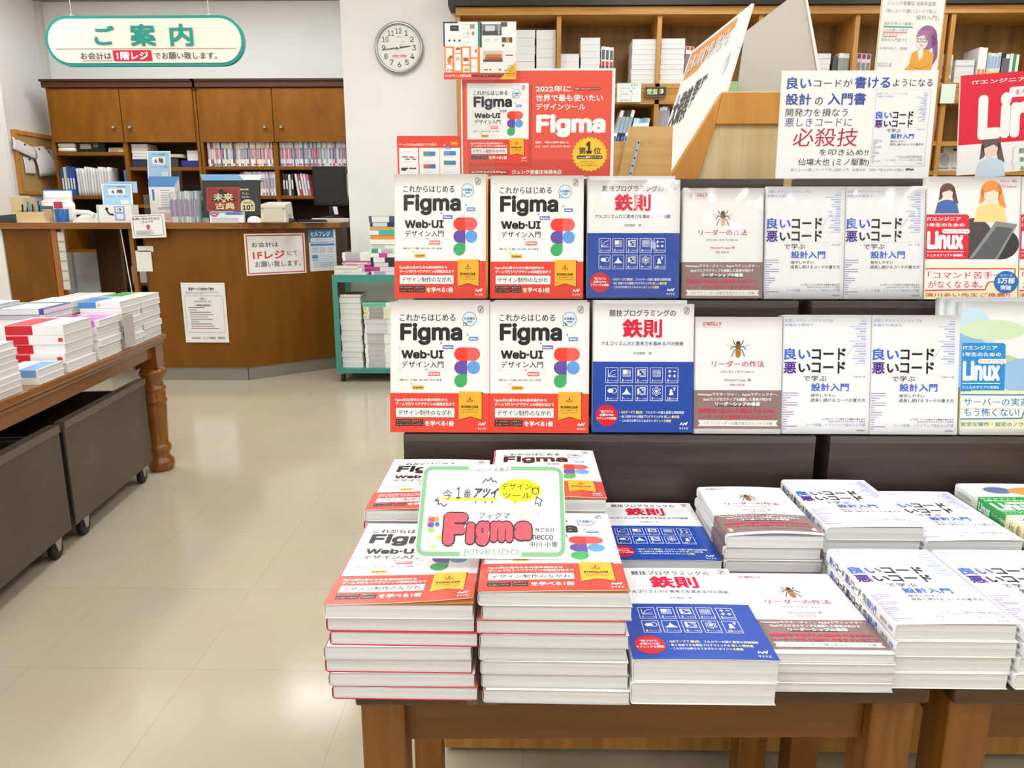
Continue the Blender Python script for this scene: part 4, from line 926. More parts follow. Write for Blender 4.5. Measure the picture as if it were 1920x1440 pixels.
# monitor
mn = tag(empty('computer_monitor', (cpos(622, 6.1), 6.12, T0)), 'black computer screen at the end of the counter', 'monitor')
MB().box(-.14, .15, -.1, .14, 0, .03, M('d8d4c6', .5)).build('riser_tray', mn, bevel=.004)
MB().lathe([(.1, .031), (.1, .038), (.03, .05), (.02, .05)], M('161618', .35), n=24).build('base', mn)
MB().box(-.02, .02, -.01, .02, .045, .17, M('161618', .4)).build('stand_neck', mn)
MB().box(-.135, .13, -.03, .015, .13, .43, M('131315', .4)).build('casing', mn, bevel=.006)
MB().box(-.12, .115, -.0315, -.03, .155, .412, M('26231f', .2)).build('screen', mn)
MB().box(-.01, .01, -.034, -.031, .138, .144, M('55565a', .3)).build('badge', mn)
thing1('memo_note', MB().hexa([(0, 0, 0), (.03, 0, 0), (.03, .002, 0), (0, .002, 0)], [(-.012, 0, .06), (.022, 0, .06), (.022, .002, .06), (-.012, .002, .06)], M('f0f0ee', .6)), 'white memo slip stuck below the black computer screen', 'note', (cpos(629, 6.08), 6.06, T0 + .06))
# left end clutter
thing1('stapler', MB().hexa([(0, 0, 0), (.15, 0, 0), (.15, .06, 0), (0, .06, 0)], [(.01, .005, .05), (.12, .005, .06), (.12, .055, .06), (.01, .055, .05)], M('3a3d3e', .4)), 'dark grey stapler body at the far end of the counter', 'stapler', (cpos(0) + .0, 5.47, T0), bevel=.006)
thing1('file_box', MB().box(0, .1, 0, .09, 0, .19, M('d8c29a', .5)).box(.1, .135, .0, .09, 0, .18, M('cbb286', .5)), 'tan card file box standing behind the stapler', 'box', (cpos(23, 5.61), 5.61, T0), bevel=.003)
thing1('memo_pad', MB().box(0, .06, 0, .06, 0, .07, M('e8dfa0', .6)), 'pale yellow memo block behind the pen box', 'pad', (cpos(22, 5.54), 5.54, T0))
pb_ = tag(empty('pen_box', (cpos(36), 5.47, T0)), 'open wooden pen box near the far counter end', 'box'); wd = cpos(88) - cpos(36)
MB().box(0, wd, 0, .008, 0, .075, M('d6bb8c', .5)).box(0, wd, .092, .1, 0, .095, M('d6bb8c', .5)).box(0, .008, .008, .092, 0, .085, M('d6bb8c', .5)).box(wd - .008, wd, .008, .092, 0, .085, M('d6bb8c', .5)).box(.008, wd - .008, .008, .092, 0, .006, M('c9ac7c', .5)).build('case', pb_)
for i, (x, c, l) in enumerate(((.02, '1c1c1e', 'black'), (.045, '1c1c1e', 'black'), (.075, '2a9ac0', 'cyan'), (.1, '242426', 'black'), (.125, '8a9a3a', 'olive'), (.15, '1e2226', 'black'), (.165, '2a7ab0', 'blue'))):
    mb = MB().tube([(0, 0, 0), (.02 * math.sin(i * 2), .01, .12 + .012 * (i % 3))], .006, M(c, .4)); thing1('marker_pen', mb, l + ' pen standing in the wooden pen box', 'pen', (cpos(36) + x, 5.515, T0 + .008), group='pens in the wooden box')
thing1('pen_cup', MB().lathe([(.042, 0), (.046, .095), (.042, .095), (.038, .004)], M('14589a', .4)), 'blue cup on the counter between pen box and telephone', 'cup', (cpos(117), 5.5, T0))
ph = tag(empty('telephone', (cpos(131), 5.52, T0)), 'cream desk telephone beside the blue cup', 'telephone')
MB().hexa([(0, 0, 0), (.2, 0, 0), (.2, .18, 0), (0, .18, 0)], [(.0, .02, .02), (.19, .02, .03), (.19, .17, .07), (0, .17, .07)], M('d9d6cc', .4)).build('body', ph, bevel=.006)
MB().tube([(.01, .0, .05), (.04, .0, .075), (.12, .02, .07), (.16, .02, .05)], .018, M('e4e1d8', .35)).build('handset', ph)
thing1('canister', MB().box(0, .045, 0, .06, 0, .125, M('b4c4cc', .4)), 'pale grey blue canister beside the arrow block', 'canister', (cpos(182), 5.5, T0), bevel=.006)
for i in range(3):
    thing1('paper_sheet', MB().box(0, .25 - .05 * i, 0, .09, 0, .001, M('f4f3f1', .6)), ('long white sheet at the counter edge below the pen box', 'white sheet at the counter edge below the telephone', 'short white sheet at the counter edge beside the canister')[i], 'paper', (cpos(45 + 55 * i), 5.435, T0 + .0002 * i))
rr = random.Random(3)
for i in range(7):
    mb = MB(); k = i; hh = .2 - .01 * i + (.05 if i < 3 else 0)
    mb.sheet(lambda u, v: (.26 * u - .1 * u * v * .3, .02 * math.sin(2 * u + k) + .05 * v, hh * v), 6, 4, M(('2f5f9c', 'dcdad4', 'e6e4de', 'd2d0c8', 'eceae4', 'b9b7b0', 'e0ddd4')[i], .5), .004)
    thing1('document_sheaf', mb, ('blue folder standing at the back', 'grey sheaf in front of the blue folder', 'white sheaf third', 'pale grey sheaf fourth', 'white sheaf fifth', 'darker grey sheaf sixth', 'cream sheaf at the front')[i] + ' of the document rack behind the pen box', 'paper', (cpos(66 + 8 * i, 5.9), 5.98 - .055 * i, T0))
mb = MB().box(0, .06, 0, .01, 0, .05, M('c0385a', .5)); thing1('card_note', mb, 'magenta card tucked in front of the document rack', 'card', (cpos(104, 5.6), 5.6, T0 + .1)); MB().box(.025, .035, .002, .008, -.1, 0, M('d0d0d0', .4)).build('stem', [o for o in bpy.data.objects if o.name.startswith('card_note')][-1])
thing1('calculator', MB().hexa([(0, 0, 0), (.1, 0, 0), (.1, .02, 0), (0, .02, 0)], [(0, .06, .12), (.1, .06, .12), (.1, .075, .12), (0, .075, .12)], M('4a5058', .4)), 'dark grey calculator propped up behind the blue cup', 'calculator', (cpos(66, 5.6), 5.6, T0 + .0))

# ---------------------------------------------------------------- teal trolley with stock
tr = tag(empty('book_trolley', (-1.40, 5.42, 0)), 'teal steel trolley loaded with books before the white column', 'trolley'); TWd, TD = .75, .42
mb = MB().box(0, TWd, 0, TD, .742, .78, teal_m).box(0, TWd, 0, .012, .78, .796, teal_m).box(0, TWd, TD - .012, TD, .78, .796, teal_m).box(0, .012, .012, TD - .012, .78, .796, teal_m).box(TWd - .012, TWd, .012, TD - .012, .78, .796, teal_m); mb.build('top_tray', tr)
MB().box(0, TWd, 0, TD, .07, .105, teal_m).build('bottom_tray', tr)
for x in (0, TWd - .035):
    for y in (0, TD - .03): MB().box(x, x + .035, y, y + .03, .105, .742, teal_m).build('post', tr)
for x in (.04, TWd - .04):
    for y in (.04, TD - .05):
        c_ = MB().box(x - .012, x + .012, y - .015, y + .015, .045, .07, M('9a9c9c', .3, .8)).build('caster', tr)
        MB().lathe([(.01, -.011), (.03, -.011), (.03, .011), (.01, .011)], M('1a1a1b', .5), c=(x, y, .03), ax='x', n=16).build('wheel', c_)
def flat_stack(x, y, z, specs, lab, grp, kind='spine', w=.2, d=.15, seed=1):
    rr = random.Random(seed); n = len(specs); zs = z
    for i, s in enumerate(specs):
        h, c, acc = s[:3]; ww = s[3] if len(s) > 3 else w
        small_book(kind, ww, d, h, c, acc, 'paperback', (x + rr.uniform(-.004, .004), y + rr.uniform(-.004, .004), zs), label='%s %s' % (ORD[n - 1 - i], lab), group=grp)
        zs += h + .0008
    return zs
bw = (.24, .024)
flat_stack(-1.385, 5.45, .7808, [(.026, 'ecebe8', ((.1, .3, 'c8c8c8'),), .23), (.03, 'e6e4dc', ((.3, .6, 'dcdcd6'),), .2), (.016, 'e2d6c0', (), .17)], 'of three books lying at the trolley corner nearest the counter', 'books at the trolley corner', d=.12, seed=3)
flat_stack(-1.36, 5.6, .7808, [(.026, 'f0efec', ((.1, .5, 'b8b8b8'), (.72, .98, 'd81a8c')), .22), (.026, 'f0efec', ((.1, .5, 'b8b8b8'), (.72, .98, 'd81a8c')), .22), (.024, 'f2f1ee', ((.1, .5, '9a9a9a'), (.72, .98, 'd81a8c')), .22), (.014, 'b9a8c8', ((.1, .8, 'e4d8e4'),), .24), (.012, 'd86a8a', (), .23), (.02, 'f2f1ee', ((.1, .6, 'a8a8a8'),), .22), (.02, 'f0efec', ((.1, .6, 'b0b0b0'),), .22), (.018, 'f4f3f0', ((.1, .6, 'b8b8b8'),), .22)], 'book of the white pile with magenta spine ends on the trolley', 'white pile with magenta on the trolley', seed=5)
flat_stack(-1.13, 5.52, .7808, [(.034, 'e8e6e6', ((.1, .5, 'b8a8c8'),)), (.031, 'ecd9e4', ((.0, .3, 'c83a8a'),)), (.03, '26303a', ((.1, .6, 'd8d8d8'),)), (.037, '2c3440', ((.1, .5, 'e8e8e8'),)), (.031, 'f0efec', ((.3, .6, 'd83a9a'),)), (.031, 'eceae8', ((.05, .28, '3a9a7a'), (.4, .8, 'b8b8b8'))), (.03, 'e6eae4', ((.05, .5, 'bcd0c4'),)), (.034, 'f0f0ee', ()), (.031, 'e8943a', ()), (.034, 'eceeee', ((.3, .9, '3ab8b0'),)), (.023, 'c8a858', ()), (.03, '2a3c5a', ((.1, .6, 'c8d0d8'),)), (.045, '4a5468', ((.1, .7, 'e4e4e4'),))], 'book in the tall mixed pile on the trolley top', 'tall mixed pile on the trolley', w=.21, seed=7)
flat_stack(-1.36, 5.46, .106, [(.0395, 'f0efec', ()) for i in range(13)] + [(.022, '6a3a3a', ())], 'book of the white pile on the trolley bottom by the post', 'white pile on the trolley bottom', kind='pages', w=.155, d=.2, seed=9)
flat_stack(-1.185, 5.45, .106, [(.036, 'efeeea', ((.1, .7, 'b8b8b8'),)) for i in range(7)] + [(.036, 'e8e8e4', ((.05, .8, 'd0d0d4'),)) for i in range(3)] + [(.028, 'dfe0c0', ((.0, .12, 'b8c068'), (.2, .7, '9a9a90'))) for i in range(3)] + [(.03, 'e4efe8', ((.02, .8, '6ab894'),)) for i in range(1)], 'book of the green spined pile on the trolley bottom', 'green spined pile on the trolley bottom', w=.21, seed=11)

# ================================================================ table at the side with turned legs
TZ = .66
TC, TRZ = Vector((-1.72, 3.52, 0)), R(6.2)
tb = tag(empty('display_table', TC, TRZ), 'glossy brown table with a turned leg piled with books beside the aisle', 'table')
MB().box(-1.15, 0, -2.3, 0, TZ - .028, TZ, cherry_m).build('tabletop', tb, bevel=.008)
MB().box(-1.14, -.012, -2.29, -.012, TZ - .045, TZ - .029, cherry_m).build('top_moulding', tb, bevel=.005)
for a_ in ((-.06, -.035, -2.2, -.1), (-1.1, -1.08, -2.2, -.1), (-1.08, -.06, -.06, -.035), (-1.08, -.06, -2.27, -2.245)): MB().box(*a_, TZ - .1, TZ - .046, cherry_m).build('apron', tb)
LP = [(.052, 0), (.058, .012), (.064, .03), (.06, .052), (.046, .066), (.044, .085), (.052, .098), (.056, .112), (.05, .128), (.042, .138), (.046, .2), (.05, .28), (.052, .325), (.05, .335), (.056, .342), (.056, .352), (.05, .36), (.053, .385), (.05, .395), (.056, .402), (.056, .41), (.048, .418), (.044, .435), (.05, .452), (.062, .47), (.066, .486), (.058, .5), (.046, .51)]
for x, y in ((-.06, -.07), (-1.09, -.07), (-.06, -2.23), (-1.09, -2.23)):
    mb = MB().lathe(LP, cherry_m, c=(x, y, 0), n=32); mb.box(x - .045, x + .045, y - .045, y + .045, .51, TZ - .046, cherry_m); mb.build('leg', tb)
def L2W(x, y, z): 
    return TC + Vector((x * math.cos(TRZ) - y * math.sin(TRZ), x * math.sin(TRZ) + y * math.cos(TRZ), z))
# rolling drawers below
for i, (y0, y1, lb) in enumerate(((-.93, -.17, 'beside the turned leg'), (-1.73, -.965, 'nearest the camera'))):
    d = tag(empty('rolling_drawer', L2W(-.75, y0, 0), TRZ), 'grey brown steel drawer on casters under the book table, the one ' + lb, 'drawer'); l = y1 - y0; WD = .69
    mb = MB().box(0, WD, 0, l, .075, .09, steel_m).box(WD - .015, WD, 0, l, .09, .447, steel_m).box(0, .015, 0, l, .09, .447, steel_m).box(.015, WD - .015, 0, .015, .09, .42, steel_m).box(.015, WD - .015, l - .015, l, .09, .42, steel_m)
    mb.build('box', d); MB().box(WD - .03, WD + .006, .0, l, .447, .475, M('675d51', .35)).build('rim', d); MB().box(-.006, .03, .0, l, .447, .475, M('675d51', .35)).build('rim', d)
    for y in (.09, l - .09):
        for x in (WD - .02, .05):
            c_ = MB().prism([(-.024, .075), (.024, .075), (.008, .03), (-.008, .03)], lambda u, v, h: (x + h, y + u, v), .012, .016, M('b4b2ac', .3, .8)).prism([(-.024, .075), (.024, .075), (.008, .03), (-.008, .03)], lambda u, v, h: (x + h, y + u, v), -.016, -.012, M('b4b2ac', .3, .8)).build('caster', d)
            MB().lathe([(.012, -.011), (.034, -.011), (.036, -.006), (.036, .006), (.034, .011), (.012, .011)], M('17171a', .45), c=(x, y, .036), ax='x', n=20).build('wheel', c_)
    MB().box(WD - .002, WD + .002, -.014, 0, .1, .44, M('0e0d0c', .6)).build('gap_shade', d)  # near-black sliver standing in for the shade between the drawers
# stacks, in the table's own axes
def tstack(x0, y0, specs, lab, grp, kind, w, d, seed):
    rr = random.Random(seed); n = len(specs); zs = TZ + .0004
    for i, (h, c, acc) in enumerate(specs):
        j, k = rr.uniform(-.005, .005), rr.uniform(-.005, .005)
        p = L2W(x0 + j, y0 + k, zs)
        small_book(kind, w, d, h, c, acc, 'paperback', p, TRZ + rr.uniform(-.015, .015), '%s %s' % (ORD[n - 1 - i], lab), group=grp); zs += h + .0007
    return zs
W_ = 'f2f1ee'
tstack(-.175, -.235, [(.024, W_, ())] * 7 + [(.024, 'e9efe0', ((.0, .45, '2fa04a'), (.55, .8, 'e8e2b0')))], 'of the white pile at the far aisle corner of the table', 'pile at the far aisle corner', 'pagesr', .165, .215, 1)
tstack(-.365, -.23, [(.024, W_, ())] * 7 + [(.024, 'f4f2f0', ((.1, .5, 'f0c8c0'),))], 'of the second white pile along the far table edge', 'second pile on the far edge', 'pagesr', .165, .215, 2)
tstack(-.17, -.46, [(.024, W_, ())] * 7 + [(.026, 'eaf0f4', ((.0, .42, '4a8fd0'), (.46, .52, 'e8c83a')))], 'of the pile topped by a light blue spine by the aisle', 'pile topped by light blue', 'spine', .165, .21, 3)
tstack(-.175, -.69, [(.024, W_, ())] * 4 + [(.026, 'f0e8f0', ((.0, .22, 'b8309a'),)), (.026, 'f0e8f0', ((.0, .22, 'b8309a'), (.3, .9, 'd07ac8')))], 'of the pile with purple spine ends', 'pile with purple spine ends', 'spine', .17, .21, 4)
tstack(-.225, -.945, [(.034, W_, ((.1, .5, 'd01a2c'),)), (.033, W_, ((.1, .46, 'd01a2c'), (.88, .96, 'd8304a'))), (.033, W_, ((.12, .5, 'd01a2c'),)), (.033, W_, ((.1, .44, 'd01a2c'), (.9, .97, 'd8304a'))), (.035, W_, ((.1, .52, 'cc2230'),))], 'of the thick pile with red spines', 'thick pile with red spines', 'spine', .215, .22, 6)
tstack(-.135, -1.14, [(.022, 'f0efea', ()), (.026, 'eef0f2', ((.5, .95, '7aa8dc'),))], 'of the low pale blue pair before the red spines', 'low pair before the red spines', 'spine', .13, .17, 7)
tstack(-.2, -1.43, [(.0195, W_, ((.1, .2, 'd04a5a'),))] * 7 + [(.02, 'eef0f4', ((.1, .4, 'a8cce8'), (.6, .75, 'e08a90')))], 'of the tall white pile on the aisle edge nearest the camera', 'tall white pile nearest the camera', 'pagesr', .185, .2, 8)
tstack(-.45, -1.14, [(.024, W_, ())] * 4 + [(.024, 'f0e8d0', ((.2, .5, 'e0905a'),))], 'of the pile topped by an orange patched cover', 'pile with an orange patch', 'spine', .19, .18, 9)
tstack(-.365, -.70, [(.026, W_, ())] * 6 + [(.018, 'e8e8ec', ((.05, .9, 'c8c8d4'),)), (.022, '4a5294', ((.1, .9, 'e4e4ec'),))], 'of the pile topped by a dark blue volume', 'pile topped by dark blue', 'spine', .175, .22, 10)
tstack(-.56, -.46, [(.025, W_, ())] * 6 + [(.025, 'e4efd8', ((.2, .6, '98c860'),))], 'of the pile topped by a leaf green cover', 'pile topped by leaf green', 'pagesr', .17, .2, 11)
tstack(-.365, -.46, [(.025, W_, ())] * 7 + [(.022, 'eef0ec', ((.2, .6, 'dfe4dc'),))], 'of the white pile behind the dark blue volume', 'white pile behind the dark blue volume', 'pagesr', .17, .2, 14)
tstack(-.57, -.23, [(.025, W_, ())] * 6, 'of the third white pile along the far table edge', 'third pile on the far edge', 'pagesr', .17, .2, 12)
tstack(-.57, -.70, [(.026, W_, ())] * 7 + [(.026, 'e4e8f4', ((.1, .5, 'b0b8dc'),))], 'of the tall white pile beyond the dark blue volume', 'tall white pile beyond the dark blue volume', 'pagesr', .18, .22, 13)
tag(board('paper_notice', None, .1, .13, .002, L2W(.0105, -.49, TZ + .012), rz=TRZ + R(90), base='b9b2ac'), 'grey beige card leaning on the white pile at the aisle edge', 'card')

# ================================================================ wall bookcase
BY = 5.75
bc = tag(empty('wall_bookcase', (0, BY, 0)), 'light wood bookcase filling the wall behind the display', 'bookcase')
BX0, BX1, BT = -.5, 4.6, 2.655
U, LW, L3, L4 = 2.145, 1.743, 1.537, 1.2
MB().box(BX0, BX1, .33, .355, .0, BT, pine_back).build('back_panel', bc)
MB().box(BX0, BX1, -.02, .355, BT - .055, BT, pine_h).build('top_rail', bc, bevel=.003)
MB().box(BX0 - .05, BX1, -.05, .36, BT + .002, BT + .12, M('26241f', .5)).build('cornice', bc)
for z, t in ((U, .03), (2.035, .03), (LW - .0, .03), (1.2, .03), (.8, .03), (.1, .03)): MB().box(BX0 + .03, BX1 - .03, 0, .33, z - t, z, pine_h).build('shelf', bc)
MB().box(BX0 + .03, BX1 - .03, .004, .022, 2.035, U - .03, pine_h).build('fascia', bc)
for i, x in enumerate((BX0 + .015, .235, .95, 1.665, 2.345, 2.95, 3.01, 3.72, BX1 - .015)):
    MB().box(x - .016, x + .016, .0 if i not in (5, 6) else -.01, .33, 0, BT - .055, pine_m).build('divider', bc)
for lbl, x, z, wd, hh, base, art in (('壁面D', 1208, 182, .155, .068, '2a2c22', 1), ('○', 1734, 183, .07, .07, '33342c', 2)):
    a = Art(0, 0, 155, 68); a.frame(2, 2, 153, 66, 2.5, '8f9070', 2)
    if art == 1: a.text('壁面', 14, 14, 90, 54, 'd2d49a', .02); a.text('D', 106, 16, 138, 52, 'd2d49a', .02)
    else: a.ring(70, 34, 24, 9, 'c8ca94')
    p = at(x, z, Y=BY - .012)
    tag(board('shelf_sign', a, wd, hh, .008, (p.x, BY - .03, p.z), base=base, step=.0008), ('small black shelf plaque reading wall D on the bookcase rail' if art == 1 else 'small black plaque with a ring on the rail behind the white poster'), 'sign')
a = Art(785, 632, 965, 768); a.frame(785, 632, 965, 768, 4, '9ac8b0', 1)
for k, c in enumerate(('8aa89a', '8a8aa0', '70788c', 'a0a0a0', 'b8b8b4', 'd07a80')): a.text(('ジュンク堂書店', '今月のおすすめ', 'コンピュータ書', '担当者コメント', '売れています', '池袋本店')[k], 800 + 8 * (k % 2), 640 + k * 21, 945 - 22 * (k % 3), 655 + k * 21, c, .0)
p = at(1156, 192, Y=BY - .03); tag(board('shelf_card', a, .175, .132, .002, (p.x, BY - .032, p.z), base='e6ece6', step=.0008), 'pale handwritten card hung from the bookcase rail beside the plaque', 'card')
p = at(1762, 194, Y=BY - .03); tag(board('shelf_card', None, .1, .13, .002, (p.x, BY - .032, p.z), base='d8e8dc'), 'pale green card on the bookcase rail behind the red poster', 'card')
p = at(1363, 172, Y=BY - .03); tag(board('shelf_card', None, .1, .1, .002, (p.x, BY - .032, p.z - .03), base='8fb07c'), 'green card on the bookcase rail behind the tilted poster', 'card')
bx_ = lambda px, z=U: at(px, 120, Y=BY + .03).x
def pile(px0, px1, ptop, z, n, lab, grp, c='e6e6e6', d=.2, dy=.03):
    x0, x1 = bx_(px0), bx_(px1); zt = at(960, ptop, Y=BY + dy).z; h = (zt - z) / n - .0008
    rr = random.Random(px0)
    for i in range(n):
        small_book('pages', x1 - x0 - .006, d, h, c, (), 'paperback', (x0 + .003 + rr.uniform(-.002, .002), BY + dy + rr.uniform(0, .004), z + i * (h + .0008)), label='%s %s' % (ORD[n - 1 - i], lab), group=grp)
def upright(px0, px1, ptop, z, cols, lab, grp, acc=((.04, .16, 'c84a4a'), (.3, .85, '6a6a70')), d=.2, tilt=0, name='paperback', dy=.03):
    x0, x1 = bx_(px0), bx_(px1); n = len(cols); w = (x1 - x0) / n; zt = at(960, ptop, Y=BY + dy).z
    for i, c in enumerate(cols):
        small_book('stand', w - .001, d, zt - z - .003 * (i % 3), c, acc, name, (x0 + i * w, BY + dy, z), tilt=R(tilt), label=lab, group=grp)
PG = 'dedede'
pile(966, 1004, 56, U, 7, 'in the first tall grey pile on the bookcase top shelf', 'first grey pile')
pile(1005, 1043, 56, U, 6, 'in the second tall grey pile touching the first bookcase divider', 'second grey pile')
pile(1051, 1087, 101, U, 4, 'in the short pile just past the first bookcase divider', 'short pile past the divider')
pile(1088, 1126, 71, U, 7, 'in the pile beside the three white spines on the bookcase', 'pile beside three white spines')
upright(1127, 1150, 88, U, ['f0efee'] * 3, 'white spine with a red dot standing above the red poster', 'three white spines above the poster', ((.2, .5, '4a4a4c'), (.5, .62, 'c8343c'), (.66, .92, '5a5a5c')))
pile(1184, 1231, 74, U, 9, 'in the tall white pile just before the second divider', 'white pile before the second divider')
pile(1238, 1284, 73, U, 9, 'in the tall white pile just past the second divider', 'white pile past the second divider')
upright(1285, 1300, 88, U, ['e9e6e4', 'e6e3e0'], 'red capped spine squeezed in behind the tilted poster', 'red capped spines', ((.9, .99, 'b8303a'), (.2, .8, '7a6a6a')))
pile(1530, 1558, 102, U, 6, 'in the grey pile beside the leaning dark volume', 'grey pile by the leaning volume')
upright(1560, 1567, 106, U, ['4a4a4a'], 'dark volume leaning on the grey pile of the top shelf', None, (), tilt=2.5)
upright(1572, 1592, 102, U, ['d8dcd4', 'cfd4cc'], 'pale green spine standing near the third shelf divider', 'pale green spines', ((.04, .2, '3a5a4a'), (.3, .85, '8a9088')))
upright(1606, 1632, 102, U, ['c9b8bc', 'd4c6c8', 'd0c0c4'], 'mauve spine standing beside the drawn portrait card', 'mauve spines', ((.82, .98, '7a3a60'), (.3, .7, '8a7a80')))
upright(1636, 1722, 135, U, ['d8d4d0', 'b09aa0', '705060', 'e4e0dc', 'c8a0a8', '90808a', 'dcd8d4'], 'low spine peeping under the drawn portrait card', 'low spines under the portrait card')
upright(1765, 1786, 104, U, ['e0dcdc', 'dcd6d6', 'e2dede'], 'white spine with a grey mark just past the double divider', 'spines past the double divider', ((.04, .16, 'b0505a'), (.3, .6, 'b0a8ac')))
pile(1791, 1829, 115, U, 4, 'in the thick white pile above the red poster', 'thick white pile above the red poster')
upright(1833, 1849, 92, U, ['efeeec', 'f1efed'], 'tall white spine beside the thick white pile', 'tall white spines', ((.05, .4, 'e88a5a'),))
upright(1851, 1876, 102, U, ['c8d0cc', 'dce2e6', 'd4dae4', 'd0d6e0'], 'white and blue spine in the row above the red poster', 'white and blue spines', ((.05, .3, '3a5aa8'), (.3, .4, 'e8c83a'), (.5, .9, '9ab0c8')))
upright(1878, 1892, 104, U, ['2a3050', 'e4e4e4'], 'spine beside the navy one above the red poster', 'navy and white spines')
upright(1893, 1910, 104, U, ['e2eae2', '3a9a5a', 'e6e8e6'], 'green marked spine at the frame edge on the top shelf', 'green marked spines', ((.05, .35, '2f9a4a'),))
for i, (c, tl) in enumerate((('eeeeec', 15.5), ('26262a', 15), ('2e3034', 14.5), ('f0f0ee', 14))):
    x = .635 + .0285 * i
    small_book('stand', .024, .2, .235, c, ((.05, .2, '3a6aa0'), (.3, .8, '9ab0c0')), 'paperback', (x, BY + .03, LW), tilt=R(tl), label=('white spine leaning hardest on the second shelf', 'black spine leaning next to the white one', 'charcoal spine leaning third on the second shelf', 'white spine leaning fourth on the second shelf', 'pale blue spine leaning fifth on the second shelf')[i])
rr = random.Random(6)
for i in range(6):
    small_book('stand', .019, .2, .17 + .006 * rr.random(), ('b8d0e4', '8ab4d8', 'd8e4ea', '5a9ac8', 'c4d8d0', '7ab0a0')[rr.randrange(6)], ((.05, .2, 'd87a8a'), (.3, .8, 'e8eef2')), 'paperback', (.762 + .0205 * i, BY + .03, LW), tilt=R(11.5 - .3 * i), label='pale blue spine in the slanting row on the second bookcase shelf', group='pale blue slanting row')
upright(1232, 1260, 200, LW, ['3a4a5a', '4a5a6a', 'd8dce0', 'dde0e4', 'e0e0e2', '5a5a60'], 'slim spine past the divider on the second bookcase shelf', 'slim spines past the divider', ((.05, .15, '6a8aa8'), (.4, .9, '9a9aa0')))
upright(1738, 1744, 203, LW, ['cfd8e0'], 'pale spine beside the poster edge on the second bookcase shelf', None)
upright(1757, 1782, 200, LW, ['ecd0d4', 'f0e4e4', 'e8a0a8', 'f2eaea', '1f6a3a'], 'red and white spine behind the red poster edge on the second shelf', 'red and white spines', ((.0, .3, 'd8404a'), (.4, .8, 'd8a0a8')))
for i, (px, w_) in enumerate(((1749, 33), (1783, 20))):
    a = Art(0, 0, 100, 140); a.text('QE', 8, 14, 50, 44, '3a3a40', .02) if i == 0 else a.rect(10, 20, 60, 34, '4a4a4c', 2); a.ell(60, 80, 26, 'b0b8c0', 34); a.rect(10, 120, 80, 126, '8a8a90', 2)
    p = at(px, 330, Y=BY + .1); tag(board('magazine', a, w_ / 240, .2, .006, (p.x, BY + .1, L4 + .0004 + .0), lean=10, base='dcdad6', step=.0008), ('grey magazine facing out on the third bookcase shelf', 'second grey magazine facing out behind the red poster edge')[i], 'magazine')
for o in [o for o in bpy.data.objects if o.name.startswith('magazine') and o.get('label', '').find('facing out') >= 0]:
    o.location.z = 1.5365
MB().box(BX0 + .03, BX1 - .03, 0, .33, 1.506, 1.536, pine_h).build('shelf', bc)

# ================================================================ the front display
FT = .635
def oak_table(x0, x1, y0, y1, label, splay=0):
    e = tag(empty('display_table', (x0, y0, 0), R(1.4)), label, 'table'); w = x1 - x0; d = y1 - y0
    MB().box(0, w, 0, d, FT - .022, FT, oak_dark).build('tabletop', e, bevel=.004)
    MB().box(.055, w - .065, .03, .055, FT - .091, FT - .0225, oak_m).build('apron', e); MB().box(.055, w - .065, d - .05, d - .025, FT - .091, FT - .0225, oak_m).build('apron', e)
    MB().box(.02, .045, .07, d - .07, FT - .091, FT - .0225, oak_m).build('apron', e); MB().box(w - .045, w - .02, .07, d - .07, FT - .091, FT - .0225, oak_m).build('apron', e)
    for x, s in ((.004, 0), (w - .064, splay)):
        for y in (.012, d - .07):
            k = .055
            MB().hexa([(x - s, y, 0), (x - s + k, y, 0), (x - s + k, y + k, 0), (x - s, y + k, 0)], [(x, y, FT - .0225), (x + k, y, FT - .0225), (x + k, y + k, FT - .0225), (x, y + k, FT - .0225)], oak_v).build('leg', e, bevel=.003)
    return e
oak_table(-.207, .502, .806, 1.345, 'dark oak table carrying the red banded and blue book stacks')
oak_table(.53, 1.42, .822, 1.35, 'dark oak table at the frame edge under the white code book stacks')
gc = tag(empty('low_cabinet', (-.18, 1.49, 0)), 'golden wood cabinet on the floor under the back of the riser', 'cabinet')
MB().box(0, 1.65, 0, .5, .012, FT - .01, pine_m).build('body', gc); MB().box(.0, 1.65, -.004, .5, FT - .01, FT, pine_h).build('cabinet_top', gc); MB().box(.02, 1.63, .03, .48, 0, .012, M('1c1611', .6)).build('plinth', gc)
S1Z, S2Z, S3Z = .8155, 1.043, 1.277
def riser(x0, x1, label):
    e = tag(empty('display_riser', (x0, 1.30, FT + .0004)), label, 'display stand'); w = x1 - x0; b = FT + .0004
    ys = (0, .14, .28, .31)
    for i, z in enumerate((S1Z, S2Z, S3Z)):
        mb = MB().box(0, w, ys[i], ys[i] + .015, 0 if i == 0 else (S1Z, S2Z)[i - 1] - b, z - b - .012, dark_m)
        mb.build('step_front', e)
        MB().box(0, w, ys[i], ys[i + 1] + (.015 if i < 2 else 0), z - b - .012, z - b, dark_top).build('tread', e)
    for x in (0, w - .015):
        mb = MB().box(x, x + .015, .015, .28, 0, S1Z - b - .0125, dark_m).box(x, x + .015, .155, .28, S1Z - b, S2Z - b - .0125, dark_m); mb.build('side_panel', e)
    MB().box(0, w, .295, .31, 0, S3Z - b - .0125, dark_m).build('back_board', e)
    return e
riser(-.22, .5245, 'dark brown stepped riser at the aisle end holding face-out books')
riser(.551, 1.45, 'dark brown stepped riser at the frame edge holding face-out books')

